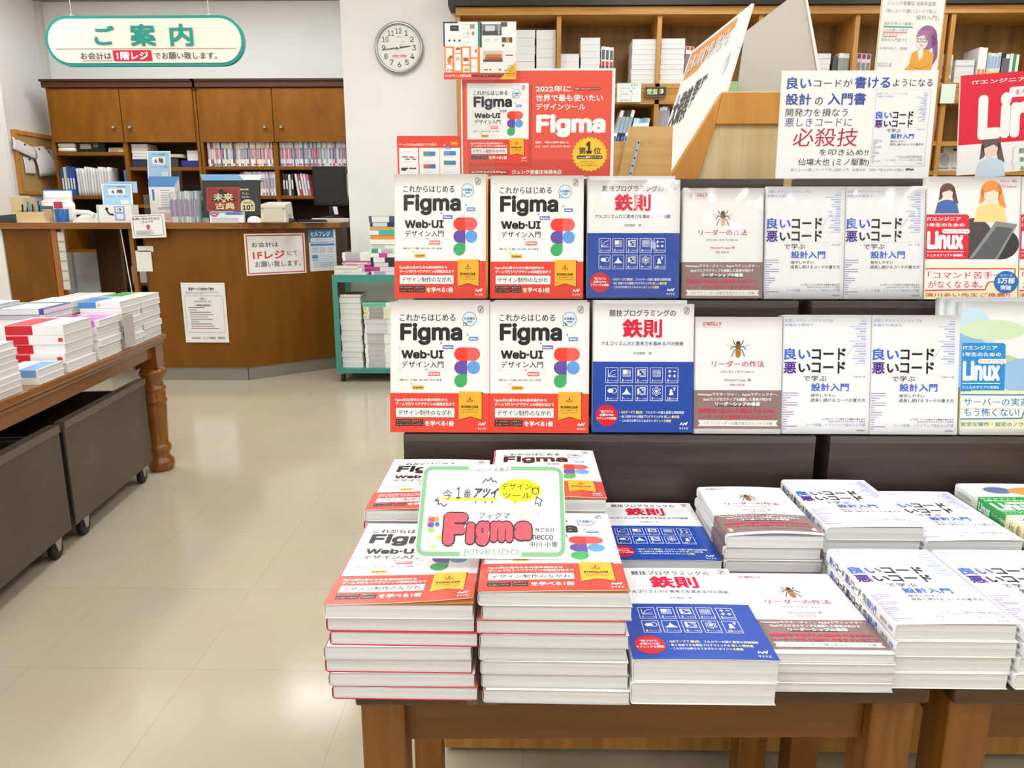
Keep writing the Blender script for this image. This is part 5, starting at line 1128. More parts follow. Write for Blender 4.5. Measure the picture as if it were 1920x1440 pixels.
# ---- stacks of books lying on the tables
def lie(x, y, z, rz=0): return (x, y, z), (0, 0, rz)
DT = .0176
p_dest = [Proto(.175, .236, DT, art=A_DES, cover='f4f3f1', side='efeeec', orange=.0006, curl=c_, spine_bg='c84a50', bow=b_, rough=.22) for c_, b_ in ((.011, .001), (.004, .0015), (.003, .003), (.003, .0035))]
p_desr = Proto(.175, .236, DT, cover='e94633', side='c42844', spine_bg='8a4a50')
p_desw = Proto(.175, .236, DT, cover='f2f1ee', side='b9b6b8', spine_bg='b05a64')
def des_stack(x, y, n, top, lab, grp, seed):
    rr = random.Random(seed); z = FT + .0006
    for i in range(n):
        pr_ = top if i == n - 1 else (p_desr if rr.random() < .36 else p_desw)
        dx = 0 if i == n - 1 else rr.uniform(-.003, .005); dy = 0 if i == n - 1 else rr.uniform(-.003, .003)
        pr_.put((x + dx, y + dy, z), (0, 0, 0 if i == n - 1 else rr.uniform(-.01, .01)), '%s red banded book %s' % (ORD[n - 1 - i], lab), grp); z += DT + .0003
    return z
zA = des_stack(-.2335, .788, 7, p_dest[0], 'in the front stack at the aisle corner', 'front stack at the aisle corner', 1)
zB = des_stack(-.0535, .788, 8, p_dest[1], 'in the front stack touching the blue books', 'front stack touching the blue books', 2)
zC = des_stack(-.236, 1.032, 8, p_dest[2], 'in the rear stack at the aisle corner', 'rear stack at the aisle corner', 3)
zD = des_stack(-.054, 1.034, 9, p_dest[3], 'in the rear stack behind the hand drawn card', 'rear stack behind the hand drawn card', 4)
RT_ = .0288
p_rul = Proto(.172, .235, RT_, art=A_RUL, cover='f4f3f2', spine_bg='eceaea', rough=.2, bow=.0012)
p_rulp = Proto(.172, .235, RT_, cover='f0efee', spine_bg='e4e2e2')
def rstack(x, y, n, lab, grp):
    for i in range(n): (p_rul if i == n - 1 else p_rulp).put((x + .002 * (i % 2), y + .002 * (i % 2), FT + .0006 + i * (RT_ + .0003)), (0, 0, 0), '%s blue and white book %s' % (ORD[n - 1 - i], lab), grp)
rstack(.1265, .786, 2, 'in the front pair on the oak table', 'front pair of blue and white books')
rstack(.126, 1.046, 2, 'in the rear pair before the riser', 'rear pair of blue and white books')
RX = .0118
p_man = Proto(.146, .208, RX, art=A_MAN, cover='f2f1f0', band='8f7572', band_art=A_MANB, band_y=(.04, .373), spine_bg='eeeceb', side='e6dfde')
MT2 = .0185
p_man2 = Proto(.146, .208, MT2, art=A_MAN, cover='f2f1f0', band='8f7572', band_art=A_MANB, band_y=(.04, .373), spine_bg='eeeceb', side='e6dfde', curl=.003, bow=.005, wrap=0)
p_man2p = Proto(.146, .208, MT2, cover='f0eeed', band='8f7572', band_y=(.04, .373), spine_bg='eae8e7', side='b8a2a0')
p_manp = Proto(.146, .208, RX, cover='f0eeed', band='8f7572', band_y=(.04, .373), spine_bg='eae8e7', side='cfc6c4')
for i in range(4): (p_man if i == 3 else p_manp).put((.3015 + (.0015 if i < 3 else 0), .812 + .002 * (i % 2), FT + .0012 + i * (RX + .0012)), (0, 0, 0), '%s bee cover book in the front stack beside the blue books' % ORD[3 - i], 'front stack of bee cover books')
for i in range(5): (p_man2 if i == 4 else p_man2p).put((.304 - .002 * (i % 2), 1.05 + .002 * (i % 2), FT + .0012 + i * (MT2 + .0012)), (0, 0, R(-.5)), '%s bee cover book in the rear stack at the riser' % ORD[4 - i], 'rear stack of bee cover books')
CT = .0212
p_cod = Proto(.1465, .21, CT, art=A_COD, cover='f3f3f4', spine=A_CODS, spine_bg='f3f3f4', bow=.0012, curl=.002)
p_codp = Proto(.1465, .21, CT, cover='f1f1f2', spine=A_CODS, spine_bg='f1f1f2')
def cstack(x, y, n, lab, grp, z0=FT):
    for i in range(n): (p_cod if i == n - 1 else p_codp).put((x + .0025 * ((i * 7) % 3 - 1) * (i < n - 1), y + .0015 * (i % 2), z0 + .0006 + i * (CT + .0003)), (0, 0, 0), '%s white code book %s' % (ORD[n - 1 - i], lab), grp)
cstack(.4485, .822, 4, 'in the front stack beside the bee covers', 'front code stack beside the bee covers')
cstack(.6015, .822, 4, 'in the front stack at the frame edge', 'front code stack at the frame edge')
cstack(.459, 1.064, 5, 'in the rear stack beside the bee covers', 'rear code stack beside the bee covers')
cstack(.611, 1.064, 4, 'in the rear stack beside the green book', 'rear code stack beside the green book')
cstack(.754, .822, 3, 'in the stack mostly outside the frame', 'code stack mostly outside the frame')
p_cmg = Proto(.165, .215, .024, art=A_CMG, cover='f1f1ee', spine=A_CMGS, band='f3ecba', band_art=A_CMGB, band_y=(.03, .31), bow=.002)
for i in range(4): p_cmg.put((.766, 1.064 - .001 * i, FT + .0012 + i * .0255), (0, 0, R(-1)), '%s green guide in the stack at the frame edge' % ORD[3 - i], 'stack of green command guides')

# ---- books standing face out on the risers
LEAN = 10
def stand(proto, x, y, z, n, T, lab, grp, step=.0015, dx=.0025, lean=LEAN):
    names = ['facing out in front', 'just behind the front copy', 'third behind the front copy', 'fourth behind the front copy']
    for i in range(n):
        p = proto[min(i, len(proto) - 1)] if isinstance(proto, list) else proto
        yy = y + T * math.cos(0) * 1.0 + (T + step) * i / math.cos(R(lean)) 
        p.put((x + dx * i, yy, z + .0004), (R(90 - lean), 0, 0), '%s, %s' % (lab, names[i]), grp)
pl_des = Proto(.178, .2395, DT, art=A_DES, cover='f4f3f1', side='f4f3f1', orange=.0045, spine_bg='f0efed', rough=.28)
pl_des3 = Proto(.1805, .2365, DT, art=A_DES, cover='f4f3f1', side='f4f3f1', spine_bg='f0efed', rough=.28)
stand([pl_des3, p_desw], -.2445, 1.303, S1Z, 3, DT, 'red banded book on the lower step at the aisle end', 'lower step design books at the aisle end')
stand([pl_des3, p_desw], -.0645, 1.303, S1Z, 3, DT, 'red banded book on the lower step beside the blue cover', 'lower step design books beside the blue cover')
stand([pl_des, p_desw], -.2545, 1.452, S2Z, 3, DT, 'red banded book on the upper step at the aisle end', 'upper step design books at the aisle end', dx=.001)
stand([pl_des3, p_desw], -.068, 1.452, S2Z, 3, DT, 'red banded book on the upper step beside the blue cover', 'upper step design books beside the blue cover')
pu_rul = Proto(.181, .2315, RT_, art=A_RUL, cover='f4f3f2', spine_bg='eceaea', rough=.22)
pu_rulw = Proto(.178, .2255, RT_, art=A_RUL, cover='f4f3f2', spine_bg='eceaea', rough=.15, wrap=3)
stand([pu_rul, p_rulp], .1225, 1.303, S1Z, 2, RT_, 'blue and white book on the lower step', 'lower step blue books')
stand([pu_rulw, p_rulp], .1195, 1.452, S2Z, 2, RT_, 'shrink wrapped blue and white book on the upper step', 'upper step blue books')
pu_man = Proto(.156, .2105, MT2, art=A_MAN, cover='f1f0ef', band='8f7572', band_art=A_MANB, band_y=(.043, .374), spine_bg='eeeceb', wrap=0)
pu_manw = Proto(.154, .2105, .026, art=A_MAN, cover='f1f0ef', band='8f7572', band_art=A_MANB, band_y=(.0, .33), spine_bg='eeeceb', wrap=5)
stand([pu_man, p_man2p], .3055, 1.303, S1Z, 2, MT2, 'bee cover book on the lower step', 'lower step bee covers')
stand([pu_manw, p_man2p], .3035, 1.452, S2Z, 2, .026, 'shrink wrapped bee cover book on the upper step', 'upper step bee covers')
pu_cod = Proto(.156, .214, CT, art=A_COD, cover='f2f2f3', spine_bg='f1f1f2')
pu_codw = Proto(.151, .2145, CT, art=A_COD, cover='f2f2f3', spine_bg='f1f1f2', wrap=8)
stand([pu_cod, p_codp], .463, 1.303, S1Z, 2, CT, 'white code book on the lower step beside the bee cover', 'lower step code books beside the bee cover')
stand([pu_cod, p_codp], .620, 1.302, S1Z, 2, CT, 'white code book on the lower step beside the blue guide', 'lower step code books beside the blue guide')
stand([pu_codw, p_codp], .462, 1.452, S2Z, 2, CT, 'shrink wrapped white code book beside the wrapped bee cover', 'upper step code books beside the bee cover')
stand([pu_codw, p_codp], .614, 1.452, S2Z, 2, CT, 'shrink wrapped white code book beside the red guide', 'upper step code books beside the red guide')
pu_cmb = Proto(.168, .238, .02, art=A_CMB, cover='f1f2f2', band='f1ecc0', band_art=A_CMBB, band_y=(.045, .335), spine_bg='eef2f4')
pu_cmbp = Proto(.168, .241, .02, cover='eef1f2', spine_bg='eef2f4')
stand([pu_cmb, pu_cmbp], .781, 1.303, S1Z, 3, .02, 'blue command line comic guide on the lower step', 'lower step blue comic guides', dx=-.0085)
pu_cmr = Proto(.177, .2335, .02, art=A_CMR, cover='f1f0ee', band='f7efc4', band_art=A_CMRB, band_y=(.0, .28), spine_bg='f4f0ee')
stand([pu_cmr], .768, 1.452, S2Z, 1, .02, 'red command line comic guide on the upper step', 'upper step red comic guides')
pu_cmr.put((.9475, 1.472, S2Z + .0004), (R(80), 0, 0), 'second red command line comic guide cut off by the frame edge', 'upper step red comic guides')

# ---- cards and posters
def poster_design():
    a = Art(580, 20, 1875, 970); a.rect(592, 38, 1850, 950, 'e75545', 1); a.rect(650, 160, 1180, 860, 'c8483a', 2); a.rect(632, 800, 1850, 950, 'd94c3e', 1.5)
    a.rect(632, 143, 1152, 832, WH, 3); a.embed(A_DES, 632, 143, 1152, 832, 3)
    a.text('2022年に', 1210, 165, 1505, 220, 'fbf6f4', .02); a.rrect(1530, 178, 1755, 206, 12, 'b03c30', 3); a.text('出典：UX tools アンケート', 1540, 184, 1745, 200, 'f4e4e0', .01, L=5)
    a.text('世界で最も使いたい', 1212, 240, 1775, 300, 'fbf6f4', .02); a.text('デザインツール', 1212, 316, 1630, 372, 'fbf6f4', .02); a.text('Figma', 1215, 408, 1803, 608, 'fbf8f6', .042, res=4)
    a.text('ISBN　978-4-8399-8021-2', 1210, 643, 1490, 660, 'fbf0ee', .02); a.text('価 格　2,904円（本体2,640円＋税10%）', 1210, 678, 1505, 696, 'fbf0ee', .02)
    a.ell(1672, 757, 158, 'b5741c', L=3, n=52, star=.09); a.ell(1672, 755, 153, 'f2c53a', L=4, n=52, star=.09)
    a.text('第', 1580, 695, 1640, 754, '3a3020', .015, L=6); a.text('1', 1642, 645, 1690, 750, '3a3020', .05, L=6); a.text('位', 1705, 695, 1768, 754, '3a3020', .015, L=6)
    a.rrect(1563, 766, 1783, 796, 14, '3a3020', 5); a.text('Amazon書籍ランキング', 1574, 772, 1772, 790, 'f6efd4', .02, L=6)
    a.text('Webデザインカテゴリー', 1596, 815, 1738, 828, '8a6418', .01, L=6); a.text('2022年7月11日', 1640, 833, 1702, 842, '8a6418', .0, L=6); a.text('Webデザイン売れ筋ランキング', 1596, 848, 1742, 860, '8a6418', .01, L=6)
    a.rrect(650, 888, 985, 930, 16, 'b83e30', 3); a.text('#これからはじめるFigma', 664, 898, 962, 922, 'fbf4f2', .025, L=5); a.text('ジュンク堂書店池袋本店', 1010, 891, 1436, 930, 'fbf4f2', .02)
    return a
p = at(866, 331, Y=1.586); q = at(1149, 331, Y=1.586)
tag(board('poster', poster_design(), q.x - p.x, .213, .004, (p.x, 1.584, S3Z + .0006), lean=2, base='f6f4f1'), 'large red poster with a white cover picture standing on the riser top', 'poster')
a = Art(1040, 285, 1748, 800)
a.rect(1040, 285, 1180, 298, '2c4a6a', 1); a.rect(1040, 285, 1054, 505, '2c4a6a', 1); a.rect(1376, 285, 1396, 505, '2f8f86', 1); a.rect(1396, 290, 1414, 515, '4a4e54', 1)
a.rect(1108, 318, 1190, 366, '2b2d30', 2); a.text('PORTFOLIO', 1120, 336, 1178, 346, 'd8d8d8', 0)
for x in (1100, 1148, 1197): a.ell(x, 452, 10, '3a3c3e')
for k in range(5): a.rect(1225, 306 + k * 40, 1300 + 14 * (k % 3), 309 + k * 40, 'c4c6c8', 2)
a.rect(1300, 308, 1345, 345, '9a9690', 2); a.ell(1330, 388, 12, '8a8a8a', 18); a.rect(1270, 370, 1290, 412, 'd8d8d8', 2)
a.rect(1414, 308, 1608, 408, '7c7e82', 1); a.rect(1450, 320, 1540, 370, 'd2d4d6', 2); a.rect(1424, 362, 1600, 404, '4a4c50', 2); a.rect(1570, 308, 1590, 400, 'a8aaae', 3); a.rect(1600, 290, 1660, 330, '6a5a50', 2); a.rect(1608, 425, 1710, 470, '6a5640', 2); a.rect(1650, 425, 1680, 470, 'b8a070', 3); a.ell(1622, 497, 12, '9a4030')
for x0, x1 in ((1445, 1498), (1530, 1580)): a.rect(x0, 440, x1, 444, 'b8b4b0', 2); a.rect(x0, 455, x1 - 10, 459, 'c8c4c0', 2)
a.rect(1045, 505, 1395, 742, 'f28a4e', 1)
for x0, y0, x1, y1 in ((1060, 520, 1124, 660), (1145, 572, 1208, 724), (1226, 518, 1290, 664), (1308, 505, 1372, 602), (1308, 618, 1370, 738), (1060, 668, 1124, 735), (1226, 680, 1292, 738), (1145, 505, 1205, 562)): a.rect(x0, y0, x1, y1, 'f6f3f0', 2)
a.ell(1095, 628, 22, 'e88038', 32, 3); a.ell(1112, 598, 14, '3a8a48', L=3); a.ell(1178, 615, 22, 'cfc890', 18, 3); a.rect(1232, 605, 1284, 638, 'b85a5c', 3); a.ell(1262, 716, 24, 'c8a868', 16, 3); a.ell(1080, 718, 8, '5a4a40', L=3); a.ell(1112, 718, 8, '7a4a40', L=3); a.ell(1355, 545, 10, 'b86048', 16, 3); a.rect(1318, 688, 1362, 692, 'c86a5a', 3); a.ell(1180, 525, 24, '9a7a58', 14, 3)
a.rect(1396, 516, 1748, 745, 'eeece8', 1); a.rect(1425, 545, 1618, 642, 'cfc9c0', 2); a.rect(1450, 575, 1605, 612, 'd8733a', 3); a.rect(1445, 605, 1610, 622, 'b85a2c', 3); a.rect(1425, 622, 1618, 644, '5f564e', 3); a.rect(1645, 580, 1716, 588, '2c2c2e', 2)
a.rect(1437, 710, 1470, 720, '6a6a6a', 2); a.poly([(1488, 698), (1496, 712), (1508, 714), (1504, 720), (1488, 718)], '2c2e34'); a.poly([(1578, 698), (1590, 712), (1606, 714), (1600, 724), (1580, 716)], '2c2e34'); a.rect(1632, 716, 1660, 730, '8a8a8a', 2)
a.rect(1040, 742, 1748, 800, 'e4503e', 1); a.text('4つのデザイン作例を収録', 1052, 756, 1305, 782, 'fbf4f2', .02); a.rect(1316, 760, 1640, 780, '2c2426', 2)
for k in range(3): a.text(('ポートフォリオサイト', 'ECサイト', 'コーポレートサイト')[k], 1324 + k * 105, 765, 1420 + k * 105, 776, 'e8e0de', .0)
a.poly([(1590, 800), (1748, 640), (1748, 800)], 'f4b934', 3); a.ring(1694, 704, 25, 5, '9a6414', 4); a.poly([(1682, 700), (1706, 700), (1694, 716)], '9a6414', 4); a.text('DOWNLOAD', 1652, 744, 1738, 756, '7a4a10', .02); a.rect(1648, 768, 1736, 773, 'b07a20', 4)
p = at(835, 149, Y=1.6); q = at(968, 149, Y=1.6)
o = tag(board('promo_card', a, q.x - p.x, .106, .002, (p.x, 1.575, p.z - .004), lean=1, base='f6f5f3'), 'small card of website pictures clipped above the red poster', 'card')
MB().box(.04, .1, .003, .006, -.19, .09, acryl_m).build('clear_stem', o)
a = Art(32, 610, 615, 955); a.rect(32, 610, 615, 955, 'ea4a36', 1)
a.text('チームでのFigma活用のコツも紹介!', 52, 668, 395, 692, 'fbf4f2', .02); a.poly([(515, 650), (532, 660), (518, 668)], 'f4b934', 3); a.rect(530, 662, 582, 682, 'f4b934', 3); a.poly([(458, 676), (474, 684), (462, 692)], 'e8e0f4', 3); a.rect(470, 693, 524, 712, '6a5cb0', 4); a.text('Director', 475, 697, 518, 707, 'f4f4fa', .01, L=6)
for i, x in enumerate((48, 233, 420)):
    a.rect(x, 706, x + (175, 183, 184)[i], 932, 'f3f2f1', 2)
    for k in range(5): a.rect(x + 40, 730 + k * 42, x + 120, 734 + k * 42, 'd6d4d2', 3)
for x0, y0, x1, c in ((78, 772, 130, 'd8607a'), (145, 774, 180, '5a6a8a'), (105, 790, 145, '5aa080'), (168, 790, 202, 'c85a60'), (65, 864, 128, '3a3a3c'), (138, 864, 202, '5a5a5c'), (65, 876, 112, '2c2c2e')): a.rect(x0, y0, x1, y0 + 12, c, 3)
for x0, y0, c1, c2 in ((270, 736, '5aa070', '4a84c8'), (270, 836, 'd85a5a', '4a74b8'), (457, 732, '6a9ad0', '4a84c8'), (457, 808, '5a9a78', '4a84b8')): a.rect(x0, y0, x0 + 55, y0 + 34, c1, 4); a.rect(x0 + 55, y0, x0 + 110, y0 + 34, c2, 4)
p = at(748, 331, Y=1.6); q = at(866, 331, Y=1.6)
tag(board('promo_card', a, q.x - p.x, .085, .002, (p.x, 1.587, S3Z + .0006), lean=2, base='ea4a36'), 'small red card with three white panels beside the large red poster', 'card')

# white handwritten poster
a = Art(38, 603, 1175, 1430)
for t, x0, y0, x1, y1, c, b in (('良い', 75, 652, 255, 742, '3a55a8', .016), ('コードが', 275, 668, 555, 726, '37373c', .004), ('書ける', 572, 648, 830, 738, '3a55a8', .016), ('ようになる', 850, 668, 1140, 724, '37373c', .004), ('設計', 75, 775, 262, 862, '3a55a8', .016), ('の', 290, 805, 348, 862, '3a3c44', .008), ('入門書', 385, 770, 662, 862, '3a55a8', .016),
                              ('開発力を損なう', 78, 888, 535, 950, '4a4a4e', -.008), ('悪しきコードに', 78, 962, 572, 1026, '6a66a0', -.008), ('必殺技', 145, 1038, 622, 1180, 'b8304e', -.006), ('を叩き込め!!', 348, 1200, 712, 1250, '3a3a3e', -.008), ('仙塲大也 (ミノ駆動)', 195, 1272, 722, 1336, '3a3a3e', -.006)):
    a.text(t, x0, y0, x1, y1, c, b, skew=.06 if b < 0 else 0)
a.text('良いコード/悪いコードで学ぶ設計入門　仙塲大也　ISBN: 978-4-297-12783-1', 145, 1348, 985, 1372, 'a4a2a2', .0); a.text('Gihyo', 1000, 1348, 1062, 1370, '2c2c2e', .03)
a.rect(733, 746, 1138, 1334, 'd9d9dc', 1); a.rect(737, 750, 1132, 1330, 'f4f4f4', 2); a.embed(A_COD, 737, 750, 1132, 1330, 2)
p = at(1450, 347, Y=1.6); q = at(1733, 347, Y=1.6)
tag(board('poster', a, q.x - p.x, .208, .004, (p.x, 1.588, S3Z + .0006), lean=2, base='f7f6f5'), 'white handwritten poster with a pink slogan on the riser top', 'poster')
# red poster at the frame edge
a = Art(1335, 630, 2330, 1315)
a.rect(1335, 630, 2330, 1105, 'e3243c', 1); a.text('ITエンジニア1年生のための', 1418, 668, 2240, 698, 'fbf4f2', .02); a.rrect(1690, 732, 2080, 802, 20, 'f6f3f1', 3); a.text('まんがでわかる', 1735, 748, 2040, 786, 'c83a5a', .004, L=5)
a.text('Linux', 1470, 765, 2230, 1080, 'fbf8f6', .05, res=3); a.text('難しいLinuxを楽しく', 1780, 1155, 2300, 1192, '3a9a62', .006); a.text('解説した入門書です', 1790, 1215, 2290, 1252, '3a9a62', .006); a.text('著者 Piro', 1796, 1282, 1925, 1312, '3a9a62', .006)
bust(a, 1575, 1160, .95, '6a5a58', 'f0dccf', 'cfe0ee', 3); a.line([(1755, 1140), (1738, 1160), (1740, 1230), (1728, 1245), (1740, 1258), (1745, 1300)], 3, 'b0b0b4')
p = at(1788, 332, Y=1.6)
tag(board('poster', a, .27, .192, .004, (p.x, 1.588, S3Z + .0065), lean=2, roll=-4, base='f6f4f2'), 'tilted red and white poster at the frame edge on the riser top', 'poster')
# drawn portrait card
a = Art(755, 10, 1252, 570)
a.rect(755, 10, 1252, 18, 'd8b870', 1); a.rect(755, 562, 1252, 570, 'd8b870', 1); a.rect(755, 10, 761, 570, 'd8b870', 1); a.rect(1246, 10, 1252, 570, 'd8b870', 1)
G = 'a8a8a6'
for t, x0, y0, x1, y1 in (('ジュンク堂書店 池袋本店様', 800, 35, 1175, 66), ('『良いコード/悪いコードで学ぶ', 790, 92, 1185, 122), ('設計入門』', 1035, 134, 1215, 168), ('設計を学ぶ一番星!!', 790, 188, 1015, 212), ('いつも置いて頂き', 785, 238, 975, 258), ('ありがとう', 785, 270, 905, 290), ('設計の入門書です', 778, 308, 985, 332), ('仙塲大也(ミノ駆動)', 775, 372, 995, 394), ('2022.8', 768, 490, 880, 520)): a.text(t, x0, y0, x1, y1, G, -.01)
a.rect(788, 220, 1016, 229, '4aa0a4', 2); a.rect(788, 261, 975, 269, 'e8937a', 2); a.rect(788, 292, 905, 300, 'e8937a', 2)
a.ell(1135, 300, 82, '9a6a98', 92, 2); a.poly([(1190, 230), (1225, 330), (1235, 440), (1185, 540), (1195, 400), (1170, 300)], '8a5c90', 2)
a.ell(1100, 325, 48, 'f4e4da', 62, 3); a.poly([(1050, 300), (1065, 245), (1150, 250), (1150, 330), (1110, 280)], 'a878a4', 4); a.frame(1062, 305, 1094, 332, 4, '4a5a5e', 5); a.frame(1104, 305, 1138, 332, 4, '4a5a5e', 5); a.rect(1088, 354, 1110, 359, 'c84a68', 5)
a.poly([(1030, 415), (1090, 385), (1150, 385), (1205, 420), (1200, 530), (1170, 562), (990, 562), (985, 540), (1020, 500)], 'e8a840', 3); a.poly([(1075, 395), (1115, 380), (1120, 440), (1090, 470)], 'f4ece6', 4); a.line([(1020, 505), (1100, 530), (1180, 500)], 4, 'b87818', 4)
p = at(1628, 142, Y=1.75); q = at(1744, 142, Y=1.75)
o = tag(board('portrait_card', a, q.x - p.x, .152, .003, (p.x, 1.72, p.z), lean=3, roll=1.5, base='f2f1ef'), 'stiff white card with a drawn woman in an orange jacket', 'card')
MB().box(.05, .09, .004, .008, -.23, .1, acryl_m).build('clear_stem', o)

# hand drawn card lying back over the four design stacks
a = Art(105, 30, 1815, 1130)
fr = '82b98b'
a.rframe(140, 80, 1780, 1085, 75, 48, fr, 2); a.rect(665, 50, 1175, 112, 'f8f8f7', 3); a.rect(615, 1050, 1310, 1118, 'f8f8f7', 3)
a.text('ジュンク堂書店', 680, 72, 1165, 116, '7d8f84', .008); a.text('JUNKUDO　', 650, 1028, 1280, 1114, '8aa594', -.0)
for pts in (((835, 265), (875, 215), (900, 245), (940, 200), (955, 250), (990, 235), (1008, 268)), ((322, 452), (280, 485), (328, 480), (322, 530), (355, 515), (398, 552), (430, 515)), ): a.line(pts, 12, '4a4a4c')
a.text('今', 370, 350, 485, 468, '3f3f41', -.004); a.text('1', 530, 318, 585, 455, '3f3f41', -.01); a.text('番', 615, 345, 708, 445, '3f3f41', -.004); a.text('アツイ', 730, 325, 1015, 445, '3f3f41', .03, skew=.2)
a.rect(355, 440, 1015, 480, 'fbe25a', 1); a.ell(1285, 350, 252, 'fae02c', 138, 2); a.poly([(1215, 470), (1200, 525), (1285, 482)], 'fae02c', 2)
a.text('デザイン', 1065, 265, 1420, 345, '45430f', .0, skew=.1); a.text('ツール', 1085, 385, 1415, 448, '45430f', .004); a.ring(1470, 360, 38, 10, '45430f'); a.poly([(1425, 345), (1432, 315), (1452, 325)], '45430f', 4); a.poly([(1490, 322), (1510, 315), (1510, 340)], '45430f', 4); a.ell(1458, 355, 4, '45430f', L=4); a.ell(1482, 355, 4, '45430f', L=4)
for x in (768, 878, 960): a.ell(x, 496, 10, '3f3f41')
a.line([(1485, 428), (1465, 520), (1500, 500), (1510, 540), (1535, 530), (1525, 492), (1558, 475), (1485, 428)], 10, '4a4a4c')
for (t, x0, y0, x1, y1) in (('F', 405, 620, 690, 1000), ('i', 665, 730, 780, 985), ('g', 775, 715, 945, 1000), ('m', 945, 715, 1215, 960), ('a', 1215, 715, 1430, 940)):
    a.text(t, x0 - 8, y0 - 8, x1 + 8, y1 + 8, '45393c', .1, L=3, res=4); a.text(t, x0 + 9, y0 + 9, x1 - 8, y1 - 9, 'ef5a68', .065, L=4.6, res=4)
for pts in (((650, 655), (648, 700)), ((660, 770), (655, 800)), ((935, 840), (925, 940), (885, 985)), ((1175, 780), (1185, 830)), ((1390, 760), (1365, 900))): a.line(pts, 14, 'fbe8ea', 5)
a.text('フィグマ', 805, 615, 1165, 695, '45454a', -.004, skew=.15)
a.rrect(222, 675, 296, 730, 26, 'ee5a68', 3, (1, 0, 0, 1)); a.rrect(292, 672, 352, 728, 26, 'f49a4a', 3, (0, 1, 1, 0)); a.rrect(220, 736, 294, 792, 26, '7a50b4', 3, (1, 0, 0, 1)); a.ell(332, 758, 28, '2f7aa8', 24, 3); a.rrect(230, 800, 300, 845, 18, '9ad43a', 3)
for x, y, r in ((370, 905, 58), (248, 918, 20), (305, 1010, 40), (1312, 640, 44), (1395, 655, 26), (1448, 595, 26)):
    a.poly([(x, y - r), (x + r * .22, y - r * .22), (x + r, y), (x + r * .22, y + r * .22), (x, y + r), (x - r * .22, y + r * .22), (x - r, y), (x - r * .22, y - r * .22)], 'f8e234' if x < 900 else 'faea80', 3)
a.text('株式会社', 1462, 785, 1688, 840, '404044', .004); a.text('necco', 1435, 870, 1668, 925, '404044', .012); a.text('中川 小雪', 1400, 945, 1715, 1005, '404044', .01)
cd = board('hand_drawn_card', a, .192, .139, .0012, (-.1385, .868, zB + .003), lean=51, base='f8f8f7')
tag(cd, 'white hand drawn card with a green border propped over the design stacks', 'card')
st = MB(); sx0, sx1 = .072, .107
ang_ = R(51)
path = [(.05, .0022), (.0, .0022)]
cdinv = cd.rotation_euler.to_matrix().transposed()
def toloc(x, y, z): return cdinv @ (Vector((x, y, z)) - Vector(cd.location))
pts = [(.874, zB + .0035), (.80, zB + .0045), (.7815, zB + .003), (.7795, zB - .01), (.7795, FT + .002), (.79, FT + .0012)]
prev = None
for k, ((ya, za), (yb, zb)) in enumerate(zip(pts, pts[1:])):
    for X_ in ((-.0672, -.031),):
        q = [toloc(X_[0], ya, za), toloc(X_[1], ya, za), toloc(X_[1], yb, zb), toloc(X_[0], yb, zb)]
        st.add(q, [(0, 1, 2, 3)], acryl_m)
st.build('clear_stand', cd)

# ---- things behind the display
# slanted wooden browsing stand whose framed end faces us
wp = lambda px, py, Y=1.8: at(px, py, Y=Y)
e = tag(empty('slanted_stand', (0, 1.8, 0)), 'orange pine framed end panel of a slanted stand behind the riser', 'stand')
def front(px, py): q = wp(px, py); return (q.x, q.z)
TLo, BLo = front(1355, 172), front(1253, 336); TLi, BLi = front(1342, 233), front(1310, 336)
xr = .92; low = 1.2
mb = MB()
up3 = lambda u, v, h: (u, h, v)
mb.prism([TLo, (xr, TLo[1]), (xr, TLi[1]), TLi], up3, 0, .03, frame_m); mb.build('top_rail', e, bevel=.002)
mb = MB(); mb.prism([TLo, TLi, BLi, (BLi[0] - .03, low), (BLo[0] - .05, low), BLo], up3, .0005, .0295, frame_m); mb.build('side_stile', e, bevel=.002)
mb = MB(); mb.prism([(TLi[0] - .005, TLi[1] + .005), (xr, TLi[1] + .005), (xr, low), (BLi[0] - .035, low)], up3, .012, .02, ply_pale); mb.build('panel', e)
MB().box(BLo[0] - .02, BLo[0] + .04, .0, .03, FT + .001, low - .001, frame_m).build('leg', e); MB().box(xr - .06, xr, .0, .03, FT + .001, low - .001, frame_m).build('leg', e)
# plywood board with a slotted rail
e = tag(empty('plywood_board', (0, 1.86, 0)), 'plywood board with a slotted metal rail behind the large red poster', 'board')
f2 = lambda px, py: ((lambda q: (q.x, q.z))(at(px, py, Y=1.86)))
a1, a2, a3, a4 = f2(1181, 237), f2(1262, 237), f2(1262, 336), f2(1160, 336)
mb = MB(); mb.prism([a1, a2, (a3[0], FT + .001), (a4[0] - .02, FT + .001), a4], up3, 0, .012, ply_m); mb.build('panel', e)
b1, b2, b3, b4 = f2(1195, 262), f2(1202, 262), f2(1184, 334), f2(1176, 334)
mb = MB(); mb.prism([b1, b2, b3, b4], up3, -.003, 0, M('b8bcbe', .3, .7))
for k in range(5):
    t = .08 + k * .2; cx = b1[0] + (b4[0] - b1[0]) * t + .0045; cz_ = b1[1] + (b4[1] - b1[1]) * t
    mb.lathe([(.0022, -.0034), (.0022, -.003)], M('3a3a34', .5), c=(cx, 0, cz_), ax='y', n=10)
mb.build('slotted_rail', e)
e2 = tag(empty('plywood_board', (0, 1.9, 0)), 'lower plywood board just behind the one with the metal rail', 'board')
f4 = lambda px, py: ((lambda q: (q.x, q.z))(at(px, py, Y=1.9)))
mb = MB(); mb.prism([f4(1120, 265), f4(1185, 265), (f4(1185, 330)[0], FT + .001), (f4(1120, 330)[0], FT + .001)], up3, 0, .012, ply_m); mb.build('panel', e2)
